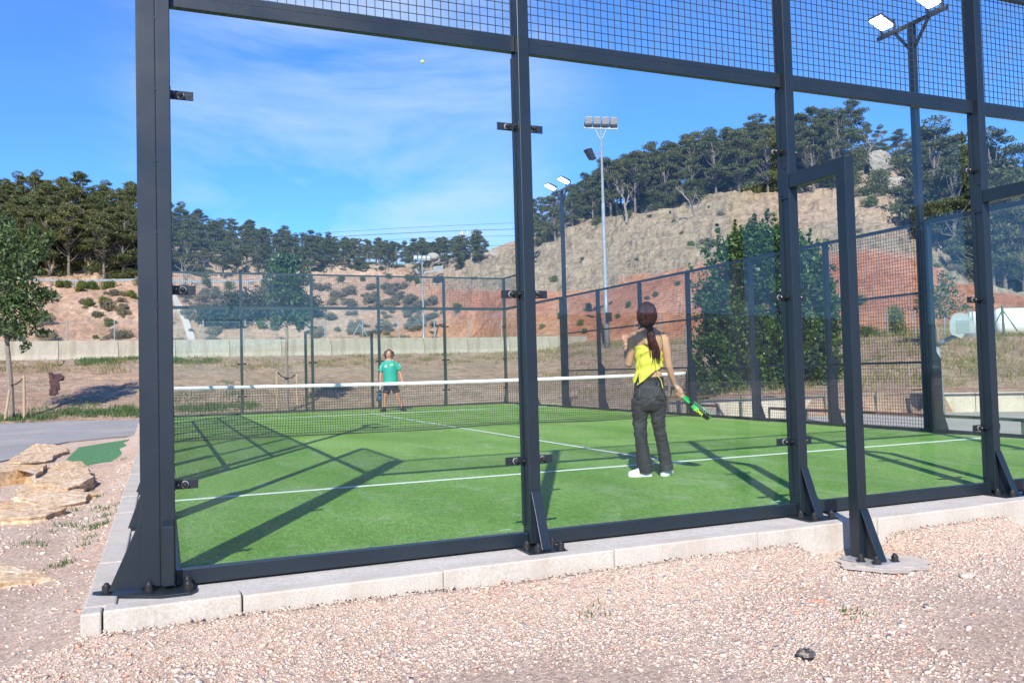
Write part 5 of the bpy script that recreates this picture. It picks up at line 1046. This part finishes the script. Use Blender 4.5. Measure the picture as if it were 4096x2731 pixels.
# hair: cap, gathered nape, ponytail
b = MB(); b.ell(F(2608, 1258, -.012), (.094, .104, .126), 24, 18, Rw); b.ell(F(2609, 1284, -.045), (.072, .06, .062), 16, 12, Rw); b.ell(F(2612, 1297, -.065), (.040, .040, .040), 12, 10, Rw)
b.tube([F(2613, 1298, -.085), F(2617, 1312, -.115), F(2620, 1335, -.125), F(2627, 1365, -.125), F(2635, 1395, -.118), F(2637, 1418, -.112), F(2634, 1446, -.108)], [.020, .027, .034, .037, .030, .018, .004], 14)
for k in range(26):
    u = rd.uniform(-1, 1); v = rd.uniform(-1, 1); x0_ = 2620+u*12; b.tube([F(2614+u*5, 1302, -.09+v*.01), F(x0_, 1340, -.125+v*.03), F(x0_+9+u*5, 1380, -.125+v*.03), F(x0_+16+u*8, 1410+rd.uniform(-5, 20), -.118+v*.02), F(x0_+10+u*13, 1425+rd.uniform(0, 38), -.115+v*.02)], [.006, .008, .007, .005, .0015], 6)
def hp(V, N_):
    q = V-np.array(B); a_ = np.arctan2(q @ np.array(F.ex), -(q @ np.array(F.ey))); return V+N_*(.0035*np.sin(a_*46+q[:, 2]*30)+.004*fbm(V*45, 2, 8))[:, None]
hr = fuse('hair', b, HAIR, W, .0045, 2, hp)
b = MB()
for k in range(16):       # loose strands
    s_ = rd.choice((-1, 1)); y0 = rd.uniform(1215, 1285); xe = 2608+s_*math.sqrt(max(0, 1-((y0-1258)/54)**2))*38; b.tube([F(xe, y0, -.02), F(xe+s_*rd.uniform(2, 5), y0+18, -.03), F(xe+s_*rd.uniform(-3, 4), y0+38, -.04)], [.0014, .0012, .0006], 4)
for k in range(8): b.tube([F(2622, 1380, -.11), F(2600+k, 1375+k*2, -.112), F(2578+4*k, 1366+3*k, -.108)], [.0015, .0013, .0008], 4)
b.build('loose_strands', HAIR, W)
b = MB(); c_ = F(2567, 1296, .0)
for k in range(24): a, cc = k*math.pi/12, (k+1)*math.pi/12; b.bar(c_+F.ex*.026*math.cos(a)+Vector((0, 0, .028*math.sin(a))), c_+F.ex*.026*math.cos(cc)+Vector((0, 0, .028*math.sin(cc))), .003)
b.build('earring', CHROME, W)
def bangle(P, axis, r, t, mat, nm):
    b = MB(); axis = Vector(axis).normalized(); u = axis.orthogonal().normalized(); v = axis.cross(u); pts = [P+(u*math.cos(a)+v*math.sin(a))*r for a in np.linspace(0, 2*math.pi, 25)]; b.tube(pts, t, 6, False); return b.build(nm, mat, W, smooth=True)
fa = F(2520, 1375, .19)-F(2530, 1452, .05); bangle(F(2520, 1379, .185), fa, .031, .0035, WHITE, 'bracelet'); bangle(F(2521, 1386, .175), fa, .033, .0025, simple('gold', (.6, .42, .15), None, .3, metal=.9), 'bracelet'); bangle(F(2525, 1412, .125), fa, .037, .0018, CHROME, 'bracelet')
fb = F(2711, 1545, .10)-F(2688, 1464, .01); bangle(F(2710, 1541, .095), fb, .026, .0028, CHROME, 'bracelet'); bangle(F(2712, 1546, .10), fb, .0265, .003, simple('khaki_strap', (.16, .15, .08), None, .6), 'bracelet')
# yellow top
TY = sorted((y, x, rx, ry) for y, x, rx, ry in TR)
def tor(y):
    yy = [q[0] for q in TY]; return [float(np.interp(y, yy, [q[i] for q in TY])) for i in (1, 2, 3)]
na = 120; nr_ = 26; V = []
for i in range(na):
    th = 2*math.pi*i/na; cx, rx, ry = tor(1440); bx = cx+(rx+4)*math.cos(th); back = math.sin(th) < 0
    if back:
        ytop = np.interp(bx, [2550, 2566, 2590, 2601, 2609, 2660, 2667, 2676], [1386, 1383, 1380, 1369, 1404, 1407, 1379, 1372]); yh = np.interp(bx, [2554, 2562, 2569, 2571.5, 2574, 2582, 2596, 2612, 2625, 2640, 2662], [1506, 1534, 1500, 1472, 1541, 1530, 1514, 1498, 1486, 1480, 1468])
    else: ytop = 1378; yh = np.interp(bx, [2554, 2600, 2662], [1506, 1500, 1468])
    for j in range(nr_+1):
        t = j/nr_; y = ytop+(yh-ytop)*t; cx, rx, ry = tor(y); off = .007+.010*t+(.006*math.sin(th*9+t*2)*t)+.006*math.sin(y*.15+th*2.3)+.012*max(0, (y-1485)/50); g_ = 0
        if y > 1485: rx = max(rx, 55+(y-1508)*.28 if y > 1508 else 52); ry = ry+.016
        V.append(F(cx, y)+F.ex*((rx*F.k+off)*math.cos(th))+F.ey*((ry+off)*math.sin(th)))
i = (np.arange(na)[:, None]*(nr_+1)+np.arange(nr_)).ravel(); i2 = (((np.arange(na)+1) % na)[:, None]*(nr_+1)+np.arange(nr_)).ravel()
o = link('top', npmesh('top', [tuple(v) for v in V], np.stack([i, i2, i2+1, i+1], 1)), TOPM, W, smooth=True); so_ = o.modifiers.new('th', 'SOLIDIFY'); so_.thickness = .004; so_.offset = 1
b = MB(); b.tube([F(2601, 1371, -.108), F(2588, 1345, -.100), F(2572, 1326, -.070), F(2566, 1318, -.03), F(2572, 1330, .05)], .0032, 6); b.tube([F(2668, 1380, -.098), F(2668, 1355, -.090), F(2662, 1334, -.055), F(2658, 1326, -.01), F(2655, 1336, .05)], .0032, 6)
b.tube([F(2632, 1404, -.118), F(2635, 1440, -.118), F(2638, 1480, -.120), F(2650, 1492, -.125), F(2642, 1502, -.128), F(2655, 1520, -.14), F(2661, 1552, -.15)], .0034, 6); b.tube([F(2575, 1418, -.102), F(2600, 1408, -.112), F(2611, 1404, -.114)], .003, 6)
b.build('top_strap', TOPM, W)
for xg in (1.80, 3.83):
    text('GREENCOURT', .012, Matrix(((-1, 0, 0), (0, 0, 1), (0, 1, 0))).transposed(), Vector((xg, -.0125, .082)), simple('etched_logo', (.22, .36, .27), None, .6), [o_ for o_ in bpy.data.objects if o_.name.startswith('glass_panel') and o_.parent][0], 'glass_marking')
# jeans
b = MB(); b.loft([F.ring(x, y, rx, ry) for y, x, rx, ry in ((1640, 2605, 52, .10), (1612, 2606, 68, .135), (1580, 2607, 64, .130), (1545, 2609, 59, .115), (1520, 2611, 56, .108), (1507, 2611.5, 55, .108))])
b.ell(F(2579, 1582, -.05), (.076, .088, .080), 16, 12); b.ell(F(2637, 1582, -.05), (.074, .088, .078), 16, 12)
LL = [(2580, 1556, 0, .062), (2573, 1600, 0, .092), (2570, 1640, 0, .085), (2567, 1685, 0, .073), (2567, 1722, .0, .064), (2571, 1770, .0, .062), (2576, 1825, 0, .066), (2580, 1860, 0, .071), (2583, 1888, 0, .077)]
RL = [(2637, 1556, 0, .060), (2641, 1600, 0, .086), (2640, 1640, .01, .078), (2639, 1685, .02, .066), (2643, 1722, .03, .060), (2652, 1770, .035, .058), (2661, 1825, .04, .060), (2664, 1860, .04, .064), (2667, 1885, .04, .070)]
for LG in (LL, RL): b.tube([F(x, y, a) for x, y, a, r in LG], [r for x, y, a, r in LG], 22)
def jp(V, N_):
    q = V-np.array(B); u = q @ np.array(F.ex); z = q[:, 2]; f1 = fbm(np.column_stack([u*9+z*6, (q @ np.array(F.ey))*7, z*22-u*9]), 3, 61); knee = np.exp(-((z-.50)/.13)**2)+1.1*np.exp(-((z-.72)/.06)**2)+.9*np.exp(-((z-.10)/.10)**2)+.25
    return V+N_*((-np.abs(f1)*.020+.004)*knee)[:, None]
je = fuse('jeans', b, JEAN, W, .0055, 5, jp)
dg = bpy.context.evaluated_depsgraph_get(); bv = BVHTree.FromPolygons([v.co.copy() for v in je.data.vertices], [tuple(p_.vertices) for p_ in je.data.polygons])
def onj(x, y, off=.002):
    o_ = F(x, y, -.6)-W.location; h = bv.ray_cast(o_, F.ey)
    return (h[0]+W.location-F.ey*off) if h[0] else None
STI = simple('grey_stitching', (.10, .115, .12), (.07, .08, .085), .8)
b = MB()
def stitch(pts, r=.0016):
    P_ = []
    for (x0_, y0), (x1_, y1) in zip(pts[:-1], pts[1:]):
        for k in range(6): q = onj(x0_+(x1_-x0_)*k/6, y0+(y1-y0)*k/6); P_.append(q) if q else None
    if len(P_) > 2: b.tube(P_, r, 5)
stitch([(2572, 1544), (2634, 1548), (2632, 1592), (2604, 1603), (2568, 1594), (2572, 1544)]); stitch([(2573, 1549), (2633, 1553)]); stitch([(2663, 1554), (2679, 1554)], .002); stitch([(2663, 1554), (2660, 1595), (2668, 1603)])
stitch([(2560, 1521), (2612, 1526), (2645, 1532), (2672, 1524)]); stitch([(2645, 1532), (2644, 1560), (2630, 1590), (2612, 1612)]); stitch([(2560, 1535), (2600, 1541), (2644, 1556), (2676, 1545)])
b.build('stitching', STI, je)
b = MB()
for x in (2567, 2638): b.prism([F(x-2.5, 1506, -.118), F(x+2.5, 1506, -.118), F(x+2.5, 1528, -.130), F(x-2.5, 1528, -.130)], -F.ey*.006)
b.build('belt_loop', JEAN, je)
b = MB(); q = onj(2672, 1552, .004) or F(2672, 1552, -.12); b.bar(q+Vector((0, 0, -.03)), q+Vector((0, 0, .025)), .05, .01, F.ey); b.build('phone', BLACK, W)
def shoe(hx, hy, tx, ty, a0, a1, mat, wd=.045, hh=.085, sole=None, fg=F, par=W):
    H0, T0 = fg(hx, hy, a0), fg(tx, ty, a1); H0.z = T0.z = 0; d = (T0-H0); Ln = d.length; d.normalize(); s_ = d.cross(Vector((0, 0, 1))); rings = []; so2 = []
    for t, w_, h_ in ((0, .55, .8), (.08, .82, .98), (.25, .9, 1.), (.42, .88, .92), (.6, 1.0, .68), (.8, .98, .52), (.93, .75, .42), (1, .4, .28)):
        c = H0+d*(t*Ln); rings.append([c+s_*(wd*w_*x_)+Vector((0, 0, .018+z_*hh*h_)) for x_, z_ in ((-1, 0), (-1.0, .4), (-.75, .8), (-.3, 1), (.3, 1), (.75, .8), (1.0, .4), (1, 0))])
        so2.append([c+s_*(wd*w_*1.07*x_)+Vector((0, 0, z_)) for x_, z_ in ((-1, .001), (-1.04, .026), (1.04, .026), (1, .001))])
    b = MB(); b.loft(rings); o = b.build('shoe', mat, par, smooth=True); ss_ = o.modifiers.new('s', 'SUBSURF'); ss_.levels = ss_.render_levels = 2
    b = MB(); b.loft(so2); b.build('sole', sole or mat, o, bevel=.003); return o
shoe(2607, 1905, 2514, 1912, .02, -.02, SHOEW); shoe(2655, 1902, 2681, 1898, .0, .24, SHOEW)
# woman's racket
RKG = simple('bright_green_frame', (.01, .42, .07), (.008, .36, .06), .3, 3); RKB = simple('glossy_black_frame', (.008, .012, .010), None, .25); RKY = simple('acid_yellow', (.55, .75, .02), None, .4); GRIP = simple('white_grip', (.72, .72, .70), (.62, .62, .60), .6, 60)
def racket(P, u, t, w_, L_, cf, cr_, label, hole=True, facemat=None):
    u = u.normalized(); w_ = (w_-u*w_.dot(u)).normalized(); t = u.cross(w_); 
    e = empty('padel_racket', P, label, 'racket'); b = MB(); b.tube([P, P+u*.012, P+u*.015, P+u*.125], [.019, .019, .0155, .0155], 12); b.build('grip', GRIP, e)
    hc = P+u*(.125+.165); out = []; 
    for k in range(44):
        a = 2*math.pi*k/44; rr = 1-.10*math.cos(a)*0; x = .135*math.cos(a); y = .120*math.sin(a)*(1+.10*math.cos(a)); out.append((x+.03, y))
    rim = MB(); th = .019
    rings = []
    for k in range(45):
        x, y = out[k % 44]; x2, y2 = (x-.03)*.88+.03, y*.88; rings.append([hc+u*x+w_*y-t*th, hc+u*x+w_*y+t*th, hc+u*x2+w_*y2+t*(th+.001), hc+u*x2+w_*y2-t*(th+.001)])
    # front half green near the handle and tip, black between
    for nm, mt, rg in (('frame', cf, range(4, 13)), ('frame', cr_, list(range(0, 5))), ('frame', cr_, range(12, 17)), ('frame', cf, range(16, 30)), ('frame', cr_, range(29, 41)), ('frame', cf, range(40, 45))):
        m_ = MB(); m_.loft([rings[k] for k in rg]); m_.build(nm, mt, e, smooth=False, bevel=.003)
    fc = MB(); o2 = [(hc+u*((x-.03)*.885+.03)+w_*(y*.885)) for x, y in out]; fc.prism([q-t*.0165 for q in o2], t*.033); f_ = fc.build('face', facemat or RKB, e)
    hb = MB()
    for i in range(-4, 5):
        for j in range(-4, 5):
            if i*i+j*j < 15: c = hc+u*(.03+i*.022)+w_*(j*.022); hb.tube([c-t*.0172, c+t*.0172], .0055, 8)
    hb.build('face_holes', simple('hole_pattern', (.30, .42, .34), None, .5), f_)
    b = MB()
    for s_ in (-1, 1): b.bar(P+u*.12+w_*s_*.012, hc-u*.085+w_*s_*.062, .034, .022, t)
    b.build('throat', cr_, e); return e, hc, u, t, w_
gu = (F(2838, 1674, .16)-F(2706, 1556, .115)); tup = Vector((F.ex.x*.68, F.ex.y*.68, .73)); wv_ = (F.ey*-1+tup*-.16)
P_ = F(2704, 1554, .112); e_, hc, u_, t_, w2 = racket(P_, gu, tup, wv_, .455, RKB, RKG, 'green and black padel racket held low in the right hand of the woman')
tt_ = t_ if t_.z > 0 else -t_; side = w2 if w2.dot(F.ey) < 0 else -w2
text('JOMA', .036, Matrix((u_, tt_, u_.cross(tt_))).transposed(), hc+u_*.022+side*.1295, RKY, e_)
b = MB(); b.tube([F(2703, 1552, .10), F(2697, 1560, .10), F(2695, 1575, .10), F(2693, 1586, .10)], [.004, .006, .009, .005], 6); b.build('wrist_cord', BLACK, e_)
b = MB(); b.tube([F(2704, 1550, .085), F(2698, 1562, .085)], [.021, .021], 14); b.tube([F(2703.5, 1551.5, .066), F(2700, 1558, .066)], [.013, .013], 12); b.build('smart_watch', BLACK, W)
# ---- man
B = on(2, 0, 1576, 1644); F = Fig(1576, 1645, B, math.atan2(B[0]-CAM[0], B[1]-CAM[1])); Rw = F.rot(); Mn = empty('person', B, 'man in green shirt and navy shorts looking up at the ball', 'person')
b = MB(); b.loft([F.ring(x, y, rx, ry) for y, x, rx, ry in ((1556, 1566, 26, .13), (1534, 1566, 26, .13), (1500, 1565, 26, .13), (1470, 1564, 28, .13), (1454, 1563, 30, .105), (1446, 1562, 24, .085), (1440, 1561, 10, .062), (1428, 1560, 9, .058))])
for x in (1537, 1588): b.ell(F(x, 1456), (.06, .06, .06))
b.tube([F(1538, 1456), F(1530, 1478), F(1526, 1500, -.01), F(1525, 1528, -.03)], [.056, .048, .040, .028], 12); b.tube([F(1588, 1456), F(1598, 1478), F(1605, 1500), F(1611, 1528, -.03)], [.056, .048, .040, .028], 12)
b.ell(F(1560, 1417, -.0), (.078, .098, .112), 20, 16, Rw @ Matrix.Rotation(R(-28), 3, 'X')); b.ell(F(1559, 1425, -.045), (.055, .055, .045), 14, 10, Rw)
b.tube([F(1558, 1415, -.085), F(1557.5, 1419, -.118)], [.010, .017], 8)
for x in (1548, 1571): b.ell(F(x, 1420, .0), (.010, .022, .032), 8, 8, Rw)
b.ell(F(1552, 1412, -.092), (.017, .010, .008), 8, 6, Rw); b.ell(F(1564, 1412, -.092), (.017, .010, .008), 8, 6, Rw)
for pts in ([(1553, 1560, 0, .085), (1545, 1577, -.03, .065), (1540, 1592, -.02, .052), (1540, 1612, .02, .052), (1539, 1634, .02, .034)], [(1580, 1560, 0, .085), (1588, 1577, -.03, .065), (1593, 1592, -.02, .052), (1603, 1612, .02, .052), (1611, 1634, .02, .034)]): b.tube([F(x, y, a) for x, y, a, r in pts], [r for *_, r in pts], 14)
for sx, hx, hy in ((1, 1611, 1530), (-1, 1525, 1530)):
    b.tube([F(hx, hy-2, -.03), F(hx+sx*1.2, hy+5, -.035), F(hx+sx*1.2, hy+10, -.04)], [.028, .036, .036], 10)
    for i in range(4): x = hx+sx*1.2+(i-1.5)*2.1; b.tube([F(x, hy+9, -.04), F(x+.2*sx, hy+15-abs(i-1.5), -.05), F(x-.5*sx, hy+19.5-abs(i-1.5)*1.4, -.075)], [.0125, .0115, .0095], 8)
    b.tube([F(hx-sx*2, hy+5, -.05), F(hx-sx*4.6, hy+10, -.07), F(hx-sx*4.4, hy+14, -.08)], [.013, .012, .010], 8)
fuse('body', b, SKIN2, Mn, .0065, 4)
b = MB(); b.ell(F(1558.5, 1421.5, -.098), (.020, .012, .013), 10, 8, Rw); b.ell(F(1552, 1412.3, -.103), (.012, .006, .005), 8, 6, Rw); b.ell(F(1564, 1412.3, -.103), (.012, .006, .005), 8, 6, Rw); b.build('face_features', DKM, Mn)
b = MB(); b.ell(F(1558.5, 1420.4, -.108), (.014, .006, .004), 8, 6, Rw); b.build('teeth', TEETH, Mn)
b = MB()
for k in range(34):
    t = math.pi*(k/33); x = 1560.5-17.0*math.cos(t); y = 1419-16*math.sin(t)**.8; b.ell(F(x*1.0+rd.uniform(-1, 1), y+rd.uniform(-.5, 1.5), rd.uniform(-.05, .06)), (rd.uniform(.022, .036),)*3, 8, 6)
for x in (1546, 1574): 
    for y in (1415, 1421, 1427, 1431): b.ell(F(x+rd.uniform(-1, 1), y, .02), (.026, .03, .03), 8, 6)
b.ell(F(1560.5, 1413, .035), (.105, .085, .115), 16, 12, Rw)
fuse('hair', b, HAIRM, Mn, .009, 1, lambda V, N_: V+N_*(.010*fbm(V*38, 3, 4))[:, None])
b = MB(); b.loft([F.ring(x, y, rx, ry) for y, x, rx, ry in ((1535, 1565.5, 29.5, .150), (1515, 1565, 28.5, .148), (1490, 1564.5, 28, .145), (1470, 1564, 30, .142), (1456, 1563, 32, .12), (1447, 1562, 26, .098), (1442, 1561.5, 14, .076))])
b.tube([F(1541, 1455), F(1532, 1468), F(1526, 1485)], [.076, .080, .078], 14); b.tube([F(1585, 1455), F(1595, 1466), F(1602, 1480)], [.076, .080, .078], 14)
sh = fuse('shirt', b, SHIRT, Mn, .009, 3, lambda V, N_: V+N_*(.007*fbm(np.column_stack([V[:, :2]*6, V[:, 2]*9]), 3, 9))[:, None])
b = MB()
for k in range(24): a, cc = k*math.pi/12, (k+1)*math.pi/12; f0 = lambda a: F(1561.3, 1441.3-1.6*math.sin(a)*-1*-1, 0)+F.ex*(.088*math.cos(a))+F.ey*(.072*math.sin(a))+Vector((0, 0, .014*math.sin(a))); b.bar(f0(a), f0(cc), .014, .016)
b.build('white_collar', WHITE, sh)
Mt = Matrix((F.ex, Vector((0, 0, 1)), -F.ey)).transposed()
for s_, x, y, sz, m_ in (('TEAM', 1548, 1460, .035, WHITE), ('SPORT', 1548, 1465.5, .052, WHITE), ('CLUB', 1548, 1470, .034, WHITE)): pass
b = MB()
for x, y, wv_, h_ in ((1548, 1460, 10, 1.6), (1548, 1466, 11, 3.2), (1548, 1470, 10, 1.4), (1571, 1462, 12, 3.4)):
    for k in range(5): b.box((0, 0, 0), (0, 0, 0)) if False else b.bar(F(x-wv_/2+wv_*k/5, y, -.158+.0*abs(x-1563)), F(x-wv_/2+wv_*(k+.78)/5, y-.15, -.158), h_*F.k, .004, F.ey)
for k in range(5): b.bar(F(1600+k*.9, 1458+k*3.2, -.055), F(1603+k*.9, 1459+k*3.2, -.055), .012, .01); b.bar(F(1525.5+k*-.3, 1464+k*3.2, -.06), F(1528+k*-.3, 1463+k*3.2, -.06), .012, .01)
b.build('chest_print', WHITE, sh)
b = MB(); b.bar(F(1566, 1457.5, -.156), F(1576, 1457.5, -.156), .010, .004, F.ey); b.build('yellow_print', RKY, sh)
b = MB(); b.loft([F.ring(x, y, rx, ry) for y, x, rx, ry in ((1560, 1567, 29, .15), (1545, 1566, 29.5, .15), (1532, 1565.5, 27.5, .14))]); b.tube([F(1553, 1550), F(1546, 1574, -.02)], [.105, .098], 16); b.tube([F(1580, 1550), F(1588, 1572, -.02)], [.105, .098], 16)
fuse('shorts', b, SHORT, Mn, .01, 3)
b = MB(); b.tube([F(1539, 1626, .02), F(1539, 1638, .02)], [.042, .042], 12); b.tube([F(1609, 1624, .02), F(1612, 1637, .02)], [.042, .042], 12); b.build('socks', SHOEB, Mn)
shoe(1543, 1640, 1523, 1646, .06, -.16, SHOEB, .05, .09, fg=F, par=Mn); shoe(1608, 1640, 1623, 1646, .06, -.18, SHOEB, .05, .09, fg=F, par=Mn)
bl_ = simple('blue_frame', (.01, .16, .55), None, .3); b = MB(); b.tube([F(1521.5, 1531, -.03), F(1528.5, 1531, -.03)], [.033]*2, 12); b.build('wristband', BLACK, Mn)
racket(F(1526, 1541, -.07), F(1515.5, 1594, -.10)-F(1526, 1541, -.07), Vector((1, 0, 0)), -F.ey+F.ex*.35, .455, bl_, RKB, 'blue and black padel racket hanging from the hand of the man', facemat=RKB)
